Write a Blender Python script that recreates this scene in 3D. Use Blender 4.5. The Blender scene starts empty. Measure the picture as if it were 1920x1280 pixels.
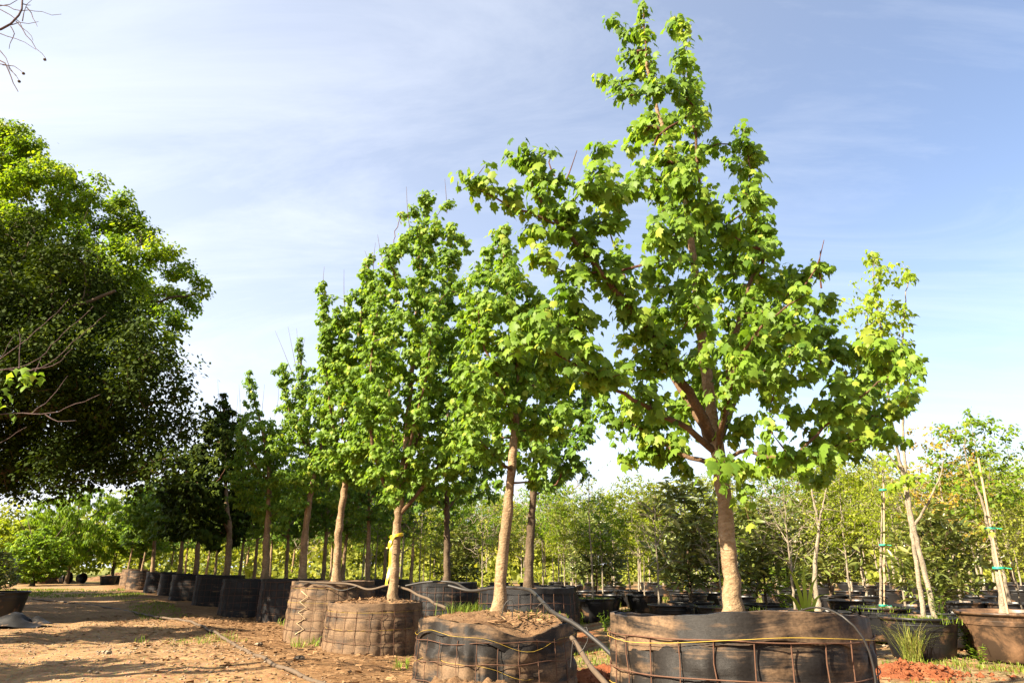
import bpy, math, random
import numpy as np
from mathutils import Vector, Matrix

# ------------------------------------------------------------------ camera, sky, sun, exposure
SC = bpy.context.scene
COL = SC.collection
F = 1280.0                       # focal length in photo pixels (24 mm on a 36 mm sensor)
PITCH = math.atan(422.0 / 1280.0)
CP, SP = math.cos(PITCH), math.sin(PITCH)
CAMZ = 1.05
cam_d = bpy.data.cameras.new('camera'); cam_d.lens = 24; cam_d.sensor_width = 36
cam_d.clip_start = 0.05; cam_d.clip_end = 2000
cam = bpy.data.objects.new('camera', cam_d); COL.objects.link(cam)
cam.location = (0, 0, CAMZ); cam.rotation_euler = (math.pi / 2 + PITCH, 0, 0)
SC.camera = cam

SUN_EL = math.radians(36)
SUN_AZ = (-0.848, -0.530)         # horizontal direction towards the sun
SVEC = Vector((SUN_AZ[0] * math.cos(SUN_EL), SUN_AZ[1] * math.cos(SUN_EL), math.sin(SUN_EL)))
sun_d = bpy.data.lights.new('sun', 'SUN'); sun_d.energy = 5.0; sun_d.angle = math.radians(0.55)
sun_d.color = (1.0, 0.86, 0.66)
sun = bpy.data.objects.new('sun', sun_d); COL.objects.link(sun)
sun.rotation_euler = (-SVEC).to_track_quat('-Z', 'Y').to_euler()

world = bpy.data.worlds.new('World'); SC.world = world; world.use_nodes = True
nt = world.node_tree; nt.nodes.clear()
def wn(t, **kw):
    n = nt.nodes.new(t)
    for k, v in kw.items(): setattr(n, k, v)
    return n
sky = wn('ShaderNodeTexSky', sky_type='NISHITA', sun_disc=False)
sky.sun_elevation = SUN_EL
sky.sun_rotation = math.atan2(SUN_AZ[0], SUN_AZ[1])
sky.air_density = 1.0; sky.dust_density = 1.2; sky.ozone_density = 1.2; sky.altitude = 100
tc = wn('ShaderNodeTexCoord')
sep = wn('ShaderNodeSeparateXYZ'); nt.links.new(tc.outputs['Generated'], sep.inputs[0])
zz = wn('ShaderNodeMath', operation='ADD'); nt.links.new(sep.outputs[2], zz.inputs[0]); zz.inputs[1].default_value = 0.18
dx = wn('ShaderNodeMath', operation='DIVIDE'); nt.links.new(sep.outputs[0], dx.inputs[0]); nt.links.new(zz.outputs[0], dx.inputs[1])
dy = wn('ShaderNodeMath', operation='DIVIDE'); nt.links.new(sep.outputs[1], dy.inputs[0]); nt.links.new(zz.outputs[0], dy.inputs[1])
cmb = wn('ShaderNodeCombineXYZ'); nt.links.new(dx.outputs[0], cmb.inputs[0]); nt.links.new(dy.outputs[0], cmb.inputs[1])
mp = wn('ShaderNodeMapping'); nt.links.new(cmb.outputs[0], mp.inputs[0])
mp.inputs['Rotation'].default_value = (0, 0, math.radians(48)); mp.inputs['Scale'].default_value = (0.75, 1.9, 1)
cn = wn('ShaderNodeTexNoise'); nt.links.new(mp.outputs[0], cn.inputs['Vector'])
cn.inputs['Scale'].default_value = 1.15; cn.inputs['Detail'].default_value = 10; cn.inputs['Roughness'].default_value = 0.66; cn.inputs['Distortion'].default_value = 0.9
def wm(op, a, b, clamp=False):
    n = wn('ShaderNodeMath', operation=op); n.use_clamp = clamp
    for i, v in enumerate((a, b)):
        if isinstance(v, (int, float)): n.inputs[i].default_value = v
        else: nt.links.new(v, n.inputs[i])
    return n.outputs[0]
streak = wm('MULTIPLY', wm('SUBTRACT', cn.outputs['Fac'], 0.44, True), 1.9)          # thin cirrus streaks
lowz = wm('POWER', wm('SUBTRACT', 1.0, wm('MAXIMUM', sep.outputs[2], 0.0), True), 5.0)  # more air towards the horizon
sunw = wm('ADD', wm('MULTIPLY', sep.outputs[0], SUN_AZ[0]), wm('MULTIPLY', sep.outputs[1], SUN_AZ[1]))
veil = wm('ADD', wm('MINIMUM', wm('ADD', 0.45, wm('MULTIPLY', sunw, 0.47)), 0.62), wm('MULTIPLY', lowz, 0.85), True)
fac = wm('ADD', wm('MULTIPLY', streak, 0.42), veil, True)
tint = wn('ShaderNodeMix', data_type='RGBA', blend_type='MULTIPLY'); tint.inputs[0].default_value = 1.0
nt.links.new(sky.outputs[0], tint.inputs[6]); tint.inputs[7].default_value = (0.98, 0.98, 1.03, 1)
cmx = wn('ShaderNodeMix', data_type='RGBA'); nt.links.new(fac, cmx.inputs[0])
nt.links.new(tint.outputs[2], cmx.inputs[6]); cmx.inputs[7].default_value = (4.9, 5.1, 5.5, 1)
bg = wn('ShaderNodeBackground'); bg.inputs['Strength'].default_value = 0.052
nt.links.new(cmx.outputs[2], bg.inputs['Color'])
wo = wn('ShaderNodeOutputWorld'); nt.links.new(bg.outputs[0], wo.inputs[0])

SC.view_settings.view_transform = 'Standard'; SC.view_settings.look = 'None'
SC.view_settings.exposure = 2.3; SC.view_settings.gamma = 1.0; SC.view_settings.use_curve_mapping = False
SC.render.engine = 'CYCLES'
SC.cycles.max_bounces = 6; SC.cycles.diffuse_bounces = 3; SC.cycles.transmission_bounces = 4; SC.cycles.transparent_max_bounces = 8
SC.cycles.use_denoising = True

# ------------------------------------------------------------------ small helpers
def at(px, py, Y):
    """world point on the sight line of a photo pixel at depth Y (metres in front of the photographer)"""
    xc = (px - 960) / F; yc = (640 - py) / F
    t = Y / (CP - yc * SP)
    return np.array([xc * t, Y, CAMZ + (SP + yc * CP) * t])
def nrm(v):
    v = np.asarray(v, float); return v / np.maximum(np.linalg.norm(v, axis=-1, keepdims=True), 1e-9)

class MB:
    """collects polygons, builds ONE mesh"""
    def __init__(s): s.V = []; s.Fs = []; s.n = 0; s.var = []
    def add(s, V, faces, var=0.5):
        V = np.asarray(V, np.float32); faces = np.asarray(faces, np.int32)
        s.V.append(V); s.Fs.append(faces + s.n); s.n += len(V)
        s.var.append(np.broadcast_to(np.asarray(var, np.float32), (len(faces),)))
    def mesh(s, name, smooth=True):
        me = bpy.data.meshes.new(name)
        if not s.V: return me
        V = np.concatenate(s.V)
        me.vertices.add(len(V)); me.vertices.foreach_set('co', V.ravel())
        loops = np.concatenate([f.ravel() for f in s.Fs])
        sizes = np.concatenate([np.full(len(f), f.shape[1], np.int32) for f in s.Fs])
        starts = np.concatenate([[0], np.cumsum(sizes)[:-1]]).astype(np.int32)
        me.loops.add(len(loops)); me.loops.foreach_set('vertex_index', loops)
        me.polygons.add(len(sizes)); me.polygons.foreach_set('loop_start', starts)
        try: me.polygons.foreach_set('loop_total', sizes)
        except Exception: pass
        me.polygons.foreach_set('use_smooth', np.full(len(sizes), smooth))
        a = me.attributes.new('var', 'FLOAT', 'FACE'); a.data.foreach_set('value', np.concatenate(s.var).astype(np.float32))
        me.update(calc_edges=True)
        return me
    def tris(s): return sum(len(f) * (f.shape[1] - 2) for f in s.Fs)

def link(o, parent=None):
    COL.objects.link(o)
    if parent is not None: o.parent = parent
    return o
def obj(name, mb, mat, parent=None, smooth=True, loc=None):
    me = mb.mesh(name, smooth) if isinstance(mb, MB) else mb
    if mat is not None and not me.materials: me.materials.append(mat)
    o = bpy.data.objects.new(name, me)
    if loc is not None: o.location = loc
    return link(o, parent)
def tag(o, label, cat=None, group=None, kind=None):
    if label: o['label'] = label
    if cat: o['category'] = cat
    if group: o['group'] = group
    if kind: o['kind'] = kind
    return o
def thing(name, label, cat, loc=(0, 0, 0), group=None):
    o = bpy.data.objects.new(name, None); o.location = loc; o.empty_display_size = 0.2
    link(o); return tag(o, label, cat, group)
def dup(root, loc, rz=0, sc=1.0, label=None, group=None, tilt=(0, 0)):
    r = root.copy(); COL.objects.link(r)
    r.location = loc; r.rotation_euler = (tilt[0], tilt[1], rz); r.scale = (sc, sc, sc) if not isinstance(sc, tuple) else sc
    if label: r['label'] = label
    if group: r['group'] = group
    for ch in KIDS(root):
        c = ch.copy(); COL.objects.link(c); c.parent = r
        for g in KIDS(ch):
            d = g.copy(); COL.objects.link(d); d.parent = c
    return r
_kid_cache = {}
def KIDS(o):
    k = _kid_cache.get(o.name)
    if k is None:
        k = _kid_cache[o.name] = [c for c in COL.objects if c.parent == o]
    return k

def tube(mb, pts, rad, sides=6, cap=True, var=0.5, lump=0.0):
    pts = np.asarray(pts, float); n = len(pts)
    rad = np.broadcast_to(np.asarray(rad, float), (n,))
    T = nrm(np.gradient(pts, axis=0))
    ref = np.array([0, 0, 1.0]) if abs(T[0][2]) < 0.9 else np.array([1.0, 0, 0])
    u = nrm(np.cross(T[0], ref)); U = np.zeros_like(pts)
    for i in range(n):
        u = u - T[i] * np.dot(u, T[i]); u = nrm(u); U[i] = u
    W = np.cross(T, U)
    a = np.linspace(0, 2 * math.pi, sides, endpoint=False)
    rad2 = rad[:, None] * np.ones((1, sides))
    if lump:
        Ln = np.concatenate([[0], np.cumsum(np.linalg.norm(np.diff(pts, axis=0), axis=1))])[:, None]; aa = np.arange(sides)[None] * 5.0 / sides
        rad2 = rad2 * (1 + lump * (vnoise(Ln * 7 + 3 + pts[0, 0] * 5, np.minimum(aa, 5 - aa) * 1.3 + 2, 21) - 0.5) * 2 + lump * (vnoise(Ln * 22 + 3, np.minimum(aa, 5 - aa) * 3 + 2, 22) - 0.5))
    V = pts[:, None, :] + rad2[:, :, None] * (np.cos(a)[None, :, None] * U[:, None, :] + np.sin(a)[None, :, None] * W[:, None, :])
    V = V.reshape(-1, 3)
    i = np.arange(n - 1)[:, None] * sides; j = np.arange(sides)[None, :]; j2 = (j + 1) % sides
    Q = np.stack([i + j, i + j2, i + sides + j2, i + sides + j], -1).reshape(-1, 4)
    mb.add(V, Q, var)
    if cap:
        for e, r in ((0, 1), (n - 1, -1)):
            c = len(V)
            ring = np.arange(sides) + e * sides
            nx = np.roll(ring, -1)
            VV = np.concatenate([V[ring], pts[e][None]])
            k = np.arange(sides); k2 = (k + 1) % sides
            tr = np.stack([k2, k, np.full(sides, sides)] if r == 1 else [k, k2, np.full(sides, sides)], -1)
            mb.add(VV, tr, var)
def smooth_path(pts, step=0.08, wob=0.0, rng=None):
    """Catmull-Rom through pts, resampled"""
    P = np.asarray(pts, float); 
    P = np.vstack([2 * P[0] - P[1], P, 2 * P[-1] - P[-2]])
    out = []
    for i in range(1, len(P) - 2):
        p0, p1, p2, p3 = P[i - 1:i + 3]
        m = max(2, int(np.linalg.norm(p2 - p1) / step) + 1)
        for t in np.linspace(0, 1, m, endpoint=False):
            out.append(0.5 * ((2 * p1) + (-p0 + p2) * t + (2 * p0 - 5 * p1 + 4 * p2 - p3) * t * t + (-p0 + 3 * p1 - 3 * p2 + p3) * t ** 3))
    out.append(P[-2]); out = np.array(out)
    if wob and rng is not None:
        out[1:-1] += rng.normal(0, wob, (len(out) - 2, 3))
    return out

# ------------------------------------------------------------------ materials
def newmat(name):
    m = bpy.data.materials.new(name); m.use_nodes = True
    m.node_tree.nodes.clear(); return m, m.node_tree
def N(t, typ, ins=None, **kw):
    n = t.nodes.new(typ)
    for k, v in kw.items(): setattr(n, k, v)
    for k, v in (ins or {}).items():
        if isinstance(v, bpy.types.NodeSocket): t.links.new(v, n.inputs[k])
        else: n.inputs[k].default_value = v
    return n
def ramp(t, fac, stops):
    n = t.nodes.new('ShaderNodeValToRGB'); t.links.new(fac, n.inputs[0])
    e = n.color_ramp.elements
    while len(e) < len(stops): e.new(0.5)
    for el, (p, c) in zip(e, stops):
        el.position = p; el.color = (*c, 1) if len(c) == 3 else c
    return n.outputs[0]
def mixc(t, f, a, b, mode='MIX'):
    n = t.nodes.new('ShaderNodeMix'); n.data_type = 'RGBA'; n.blend_type = mode
    for s, v in ((n.inputs[0], f), (n.inputs[6], a), (n.inputs[7], b)):
        if isinstance(v, bpy.types.NodeSocket): t.links.new(v, s)
        else: s.default_value = v if not isinstance(v, tuple) or len(v) == 4 else (*v, 1)
    return n.outputs[2]
def noise(t, vec, scale, detail=4, rough=0.55, dist=0.0):
    n = N(t, 'ShaderNodeTexNoise', {'Scale': scale, 'Detail': detail, 'Roughness': rough, 'Distortion': dist})
    if vec is not None: t.links.new(vec, n.inputs['Vector'])
    return n.outputs['Fac']
def coords(t, scale=(1, 1, 1), which='Object'):
    c = N(t, 'ShaderNodeTexCoord'); m = N(t, 'ShaderNodeMapping', {'Vector': c.outputs[which], 'Scale': scale})
    return m.outputs[0]
def bump(t, h, strength=0.3, dist=0.01):
    return N(t, 'ShaderNodeBump', {'Height': h, 'Strength': strength, 'Distance': dist}).outputs[0]
def finish(t, bsdf):
    o = t.nodes.new('ShaderNodeOutputMaterial'); t.links.new(bsdf, o.inputs[0])
ALB = 0.84      # all base colours below were picked from the photograph's bright exposure; this brings them back to real reflectances
def albedo(t, col):
    return mixc(t, 1.0, col, (ALB, ALB, ALB), 'MULTIPLY')
def principled(t, col, rough=0.6, nrmal=None, spec=0.5, metal=0.0):
    col = albedo(t, col)
    p = N(t, 'ShaderNodeBsdfPrincipled', {'Roughness': rough, 'Specular IOR Level': spec, 'Metallic': metal})
    if isinstance(col, bpy.types.NodeSocket): t.links.new(col, p.inputs['Base Color'])
    else: p.inputs['Base Color'].default_value = (*col, 1)
    if nrmal is not None: t.links.new(nrmal, p.inputs['Normal'])
    return p.outputs[0]

def leaf_mat(name, c0, c1, c2, trans=0.38, tcol=(1.35, 1.35, 0.6), rough=0.5, spec=0.2):
    m, t = newmat(name)
    a = N(t, 'ShaderNodeAttribute', attribute_name='var')
    col = ramp(t, a.outputs['Fac'], [(0.0, c0), (0.62, c1), (1.0, c2)])
    nz = noise(t, coords(t, (9, 9, 9)), 1.0, 2)
    col = mixc(t, nz, mixc(t, 1.0, col, (0.72, 0.74, 0.7), 'MULTIPLY'), mixc(t, 1.0, col, (1.22, 1.2, 1.2), 'MULTIPLY'))
    p = principled(t, col, rough, None, spec)
    tr = N(t, 'ShaderNodeBsdfTranslucent')
    t.links.new(albedo(t, mixc(t, 1.0, col, tcol, 'MULTIPLY')), tr.inputs['Color'])
    mx = N(t, 'ShaderNodeMixShader', {0: trans, 1: p, 2: tr.outputs[0]})
    finish(t, mx.outputs[0]); return m
M = {}
M['maple'] = leaf_mat('maple_leaf_mat', (0.062, 0.139, 0.015), (0.190, 0.310, 0.032), (0.379, 0.433, 0.061), trans=0.5)
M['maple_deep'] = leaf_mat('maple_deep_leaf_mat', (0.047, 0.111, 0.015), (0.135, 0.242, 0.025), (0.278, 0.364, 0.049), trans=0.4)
M['maple_yellow'] = leaf_mat('maple_yellow_leaf_mat', (0.153, 0.260, 0.015), (0.260, 0.358, 0.023), (0.377, 0.415, 0.042), trans=0.5)
M['dark'] = leaf_mat('shade_dark_leaf_mat', (0.010, 0.020, 0.003), (0.034, 0.056, 0.004), (0.13, 0.17, 0.012), trans=0.2, rough=0.75, spec=0.08)  # near-black green: deep shade put into the leaf colour
M['oak'] = leaf_mat('oak_leaf_mat', (0.04, 0.09, 0.006), (0.135, 0.23, 0.012), (0.31, 0.38, 0.022), trans=0.5)
M['olive'] = leaf_mat('olive_leaf_mat', (0.106, 0.142, 0.017), (0.248, 0.271, 0.029), (0.425, 0.401, 0.071))
M['golden'] = leaf_mat('golden_leaf_mat', (0.127, 0.187, 0.012), (0.273, 0.338, 0.023), (0.449, 0.436, 0.052), trans=0.5)
M['rust'] = leaf_mat('rust_leaf_mat', (0.236, 0.212, 0.029), (0.472, 0.342, 0.053), (0.590, 0.260, 0.071), trans=0.5)
M['fresh'] = leaf_mat('fresh_leaf_mat', (0.076, 0.163, 0.010), (0.181, 0.284, 0.018), (0.314, 0.385, 0.040), trans=0.5)
M['loquat'] = leaf_mat('loquat_leaf_mat', (0.053, 0.083, 0.017), (0.177, 0.212, 0.047), (0.448, 0.437, 0.165), trans=0.2, rough=0.3, spec=0.5)
M['grass'] = leaf_mat('grass_mat', (0.08, 0.14, 0.012), (0.18, 0.24, 0.025), (0.40, 0.34, 0.11), trans=0.35)
M['weed'] = leaf_mat('weed_mat', (0.10, 0.19, 0.014), (0.20, 0.30, 0.025), (0.36, 0.38, 0.07), trans=0.4)
def bark_mat(name, a, b, c, sc=1.0, bands=26):
    m, t = newmat(name)
    v = coords(t, (sc * 17, sc * 17, sc * bands * 1.5)); n1 = noise(t, v, 1.0, 7, 0.7, 0.8)
    v2 = coords(t, (sc * 7, sc * 7, sc * 3)); n2 = noise(t, v2, 1.0, 4, 0.6)
    v3 = coords(t, (sc * 40, sc * 40, sc * 55)); n3 = noise(t, v3, 1.0, 3, 0.6)
    col = ramp(t, n1, [(0.30, a), (0.52, b), (0.72, c)])
    col = mixc(t, ramp(t, n2, [(0.42, (0, 0, 0)), (0.66, (0.9, 0.9, 0.9))]), col, tuple(x * 0.5 for x in b))
    h = mixc(t, 0.5, n1, n3)
    finish(t, principled(t, col, 0.85, bump(t, h, 1.0, 0.025), 0.15)); return m
M['bark'] = bark_mat('maple_bark_mat', (0.150, 0.092, 0.047), (0.302, 0.203, 0.114), (0.415, 0.311, 0.194))
M['bark_limb'] = bark_mat('maple_limb_mat', (0.09, 0.055, 0.03), (0.165, 0.10, 0.055), (0.24, 0.155, 0.09), 2.0)
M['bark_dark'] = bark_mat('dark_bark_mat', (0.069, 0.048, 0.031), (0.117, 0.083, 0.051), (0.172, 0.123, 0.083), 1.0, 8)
M['bark_pale'] = bark_mat('pale_bark_mat', (0.176, 0.136, 0.092), (0.317, 0.264, 0.189), (0.405, 0.361, 0.282), 2.0)
M['twig'] = bark_mat('twig_mat', (0.117, 0.051, 0.034), (0.165, 0.083, 0.051), (0.220, 0.130, 0.083), 3.0)
M['twig_grey'] = bark_mat('grey_twig_mat', (0.083, 0.055, 0.051), (0.151, 0.103, 0.096), (0.233, 0.165, 0.151), 3.0)

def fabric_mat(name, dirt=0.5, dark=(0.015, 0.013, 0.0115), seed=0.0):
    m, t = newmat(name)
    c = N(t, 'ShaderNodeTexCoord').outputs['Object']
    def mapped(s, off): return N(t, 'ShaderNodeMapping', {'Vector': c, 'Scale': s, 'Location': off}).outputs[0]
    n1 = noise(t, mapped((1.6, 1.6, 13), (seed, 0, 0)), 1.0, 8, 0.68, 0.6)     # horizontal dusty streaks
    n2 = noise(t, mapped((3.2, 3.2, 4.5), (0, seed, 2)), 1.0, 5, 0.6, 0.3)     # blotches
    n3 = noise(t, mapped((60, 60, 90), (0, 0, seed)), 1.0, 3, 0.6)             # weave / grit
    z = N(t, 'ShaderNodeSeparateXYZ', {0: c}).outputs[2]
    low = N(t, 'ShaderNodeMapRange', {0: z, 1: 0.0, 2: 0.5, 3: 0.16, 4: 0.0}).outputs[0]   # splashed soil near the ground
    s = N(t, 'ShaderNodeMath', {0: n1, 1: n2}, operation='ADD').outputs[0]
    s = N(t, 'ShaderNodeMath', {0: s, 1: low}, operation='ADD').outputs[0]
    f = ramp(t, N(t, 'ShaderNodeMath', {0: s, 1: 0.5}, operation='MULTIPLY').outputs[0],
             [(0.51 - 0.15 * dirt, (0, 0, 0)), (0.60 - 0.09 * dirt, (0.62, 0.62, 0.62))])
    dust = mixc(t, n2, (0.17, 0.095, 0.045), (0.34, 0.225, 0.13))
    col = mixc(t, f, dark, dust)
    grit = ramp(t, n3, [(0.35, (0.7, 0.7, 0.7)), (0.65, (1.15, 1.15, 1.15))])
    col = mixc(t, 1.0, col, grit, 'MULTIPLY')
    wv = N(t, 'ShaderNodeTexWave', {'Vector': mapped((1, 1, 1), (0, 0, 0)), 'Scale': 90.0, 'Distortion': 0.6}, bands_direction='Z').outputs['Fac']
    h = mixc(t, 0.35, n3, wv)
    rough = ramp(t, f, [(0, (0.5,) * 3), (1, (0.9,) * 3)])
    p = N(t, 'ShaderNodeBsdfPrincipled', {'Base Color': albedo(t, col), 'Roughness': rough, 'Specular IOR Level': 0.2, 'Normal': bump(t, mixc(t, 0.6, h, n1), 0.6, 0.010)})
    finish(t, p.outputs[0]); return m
M['fabric'] = fabric_mat('bag_fabric_mat', 0.1, seed=0.0)
M['fabric_dusty'] = fabric_mat('dusty_bag_fabric_mat', 0.62, seed=3.1)
M['fabric_mid'] = fabric_mat('worn_bag_fabric_mat', 0.08, seed=7.4)
M['fabric_hem'] = fabric_mat('dusty_hem_mat', 0.32, seed=21.0)
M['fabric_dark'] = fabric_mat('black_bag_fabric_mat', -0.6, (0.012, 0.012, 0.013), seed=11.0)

def simple(name, col, rough=0.5, spec=0.5, var=0.25, sc=8, metal=0.0, bs=0.15):
    m, t = newmat(name)
    n = noise(t, coords(t, (sc, sc, sc)), 1.0, 5, 0.6)
    a = tuple(x * (1 - var) for x in col); b = tuple(min(1, x * (1 + var)) for x in col)
    n2 = noise(t, coords(t, (sc * 7,) * 3), 1.0, 3, 0.6)
    finish(t, principled(t, mixc(t, n, a, b), rough, bump(t, n2, bs, 0.004), spec, metal)); return m
M['rust_wire'] = simple('rusty_wire_mat', (0.10, 0.048, 0.027), 0.75, 0.3, 0.5, 30)
M['pipe'] = simple('poly_pipe_mat', (0.03, 0.027, 0.024), 0.5, 0.3, 0.5, 12)
M['pipe_dusty'] = simple('dusty_pipe_mat', (0.10, 0.072, 0.048), 0.7, 0.2, 0.35, 9)
M['thread'] = simple('yellow_thread_mat', (0.50, 0.34, 0.05), 0.6, 0.3)
M['ribbon'] = simple('yellow_ribbon_mat', (0.75, 0.58, 0.02), 0.4, 0.5, 0.1)
M['tie'] = simple('green_tie_mat', (0.02, 0.38, 0.22), 0.45, 0.5, 0.1)
M['stake'] = simple('stake_mat', (0.42, 0.30, 0.18), 0.8, 0.2, 0.25, 12)
M['twine'] = simple('frayed_twine_mat', (0.50, 0.38, 0.22), 0.85, 0.2)
M['white_print'] = simple('white_print_mat', (0.7, 0.7, 0.68), 0.6, 0.3, 0.05)
def pot_mat(name, dust, col=(0.013, 0.013, 0.014), dcol=(0.24, 0.13, 0.06)):
    m, t = newmat(name)
    n = noise(t, coords(t, (2.6, 2.6, 3.2)), 1.0, 7, 0.68, 0.4)
    f = ramp(t, n, [(0.62 - dust * 0.22, (0, 0, 0)), (0.80 - dust * 0.15, (0.8, 0.8, 0.8))])
    g = noise(t, coords(t, (30, 30, 30)), 1.0, 3, 0.6)
    c = mixc(t, f, col, dcol); c = mixc(t, mixc(t, 1.0, f, g, 'MULTIPLY'), c, tuple(x * 1.5 for x in dcol))
    r = ramp(t, f, [(0, (0.36,) * 3), (1, (0.8,) * 3)])
    p = N(t, 'ShaderNodeBsdfPrincipled', {'Base Color': albedo(t, c), 'Roughness': r, 'Specular IOR Level': 0.3, 'Normal': bump(t, g, 0.1, 0.003)})
    finish(t, p.outputs[0]); return m
M['pot'] = pot_mat('black_pot_mat', 0.25); M['pot_brown'] = pot_mat('soil_stained_pot_mat', 0.75, (0.040, 0.026, 0.017), (0.20, 0.11, 0.055))

def soil_mat(name, a, b, c, sc=1.0, bs=0.9):
    m, t = newmat(name)
    v = coords(t, (sc,) * 3)
    n1 = noise(t, v, 3.0, 8, 0.68); n2 = noise(t, v, 26.0, 6, 0.7); n3 = noise(t, v, 120.0, 3, 0.6)
    col = ramp(t, mixc(t, 0.55, n1, n2), [(0.36, a), (0.50, b), (0.64, c)])
    h = mixc(t, 0.35, n2, n3)
    finish(t, principled(t, col, 0.95, bump(t, h, bs, 0.02), 0.15)); return m
M['soil'] = soil_mat('potting_soil_mat', (0.075, 0.040, 0.020), (0.161, 0.092, 0.046), (0.265, 0.173, 0.092), 1.6)
M['red_soil'] = soil_mat('red_soil_mat', (0.128, 0.035, 0.013), (0.211, 0.067, 0.026), (0.288, 0.109, 0.048), 1.3)
M['stone'] = simple('pebble_mat', (0.245, 0.184, 0.122), 0.85, 0.3, 0.5, 5)
M['chip'] = simple('litter_mat', (0.224, 0.129, 0.061), 0.9, 0.2, 0.6, 3)

def ground_mat():
    m, t = newmat('ground_mat')
    c = N(t, 'ShaderNodeTexCoord').outputs['Object']
    n_big = noise(t, c, 0.22, 5, 0.6, 0.4); n_mid = noise(t, c, 1.3, 7, 0.66); n_fine = noise(t, c, 14.0, 7, 0.7); n_grit = noise(t, c, 70.0, 4, 0.65)
    vor = N(t, 'ShaderNodeTexVoronoi', {'Vector': c, 'Scale': 55.0, 'Randomness': 1.0})
    dirt = ramp(t, mixc(t, 0.5, n_mid, n_fine), [(0.34, (0.166, 0.091, 0.039)), (0.50, (0.332, 0.204, 0.099)), (0.64, (0.435, 0.292, 0.160))])
    dirt = mixc(t, 0.35, dirt, mixc(t, 1.0, dirt, vor.outputs['Color'], 'MULTIPLY'))
    brown = ramp(t, mixc(t, 0.55, n_mid, n_fine), [(0.36, (0.069, 0.036, 0.017)), (0.5, (0.179, 0.096, 0.041)), (0.64, (0.275, 0.172, 0.083))])
    red = ramp(t, n_mid, [(0.35, (0.165, 0.055, 0.020)), (0.65, (0.289, 0.137, 0.062))])
    # distance from the planter row: brown litter along it, pale gravel track to its left
    sx = N(t, 'ShaderNodeSeparateXYZ', {0: c})
    k = N(t, 'ShaderNodeMath', {0: sx.outputs[1], 1: 0.608}, operation='MULTIPLY').outputs[0]
    d = N(t, 'ShaderNodeMath', {0: sx.outputs[0], 1: k}, operation='ADD').outputs[0]        # x + 0.62 y : row lies near 3.4
    d = N(t, 'ShaderNodeMath', {0: d, 1: N(t, 'ShaderNodeMath', {0: n_mid, 1: 2.0}, operation='MULTIPLY').outputs[0]}, operation='ADD').outputs[0]
    f1 = N(t, 'ShaderNodeMapRange', {0: d, 1: 2.5, 2: 3.6}).outputs[0]
    f2 = N(t, 'ShaderNodeMapRange', {0: d, 1: 5.2, 2: 6.4}).outputs[0]
    col = mixc(t, f1, dirt, brown)
    right = mixc(t, ramp(t, n_mid, [(0.40, (0, 0, 0)), (0.52, (1, 1, 1))]), red, mixc(t, ramp(t, n_fine, [(0.38, (0, 0, 0)), (0.6, (1, 1, 1))]), (0.10, 0.075, 0.03), (0.30, 0.215, 0.11)))
    col = mixc(t, f2, col, right)
    grass = mixc(t, n_fine, (0.07, 0.10, 0.015), (0.24, 0.23, 0.06))
    far = N(t, 'ShaderNodeMapRange', {0: sx.outputs[1], 1: 46.0, 2: 60.0}).outputs[0]
    col = mixc(t, far, col, grass)
    h = mixc(t, 0.4, n_fine, n_grit)
    finish(t, principled(t, col, 0.95, bump(t, h, 0.85, 0.03), 0.12)); return m
M['ground'] = ground_mat()

# ------------------------------------------------------------------ ground
_tabs = {}
def vnoise(x, y, seed=0):
    """cheap smooth value noise on arrays"""
    tab = _tabs.get(seed)
    if tab is None: tab = _tabs[seed] = np.random.RandomState(seed).rand(64, 64)
    xi = np.floor(x).astype(int); yi = np.floor(y).astype(int); fx = x - xi; fy = y - yi
    fx = fx * fx * (3 - 2 * fx); fy = fy * fy * (3 - 2 * fy)
    g = lambda a, b: tab[a % 64, b % 64]
    return (g(xi, yi) * (1 - fx) + g(xi + 1, yi) * fx) * (1 - fy) + (g(xi, yi + 1) * (1 - fx) + g(xi + 1, yi + 1) * fx) * fy
def ground_z(x, y):
    x = np.asarray(x, float); y = np.asarray(y, float)
    near = np.clip(1.4 - np.hypot(x, y) / 45, 0, 1)
    z = (vnoise(x * 0.45, y * 0.45, 1) - 0.5) * 0.10 + (vnoise(x * 1.7, y * 1.7, 2) - 0.5) * 0.055 + (vnoise(x * 6, y * 6, 3) - 0.5) * 0.026 + (vnoise(x * 17, y * 17, 4) - 0.5) * 0.012
    d = x + 0.608 * y
    z -= 0.035 * (np.exp(-((d + 0.2 + 0.3 * np.sin(y * .3)) / 0.22) ** 2) + np.exp(-((d + 1.9 + 0.3 * np.sin(y * .3)) / 0.22) ** 2))   # wheel ruts
    z += 0.05 * np.exp(-((d - 2.6) / 0.7) ** 2)            # a low berm of soil along the planters
    return z * near
def build_ground():
    def axis(lo, hi, mid, fine, grow):
        a = [mid]; s = fine
        while a[-1] < hi: a.append(a[-1] + s); s *= grow
        b = [mid]; s = fine
        while b[-1] > lo: b.append(b[-1] - s); s *= grow
        return np.array(b[::-1] + a[1:])
    xs = axis(-700, 700, -1.5, 0.045, 1.016); ys = axis(-300, 1400, 6.5, 0.04, 1.0165)
    X, Y = np.meshgrid(xs, ys, indexing='ij'); Z = ground_z(X, Y)
    V = np.stack([X, Y, Z], -1).reshape(-1, 3); ny = len(ys)
    i = np.arange(len(xs) - 1)[:, None] * ny; j = np.arange(ny - 1)[None]
    Q = np.stack([i + j, i + ny + j, i + ny + j + 1, i + j + 1], -1).reshape(-1, 4)
    mb = MB(); mb.add(V, Q); o = obj('ground', mb, M['ground']); tag(o, 'sunlit tan dirt ground of the nursery yard', kind='structure')
build_ground()
def gz(x, y): return float(ground_z(np.array([x]), np.array([y]))[0])

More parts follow.
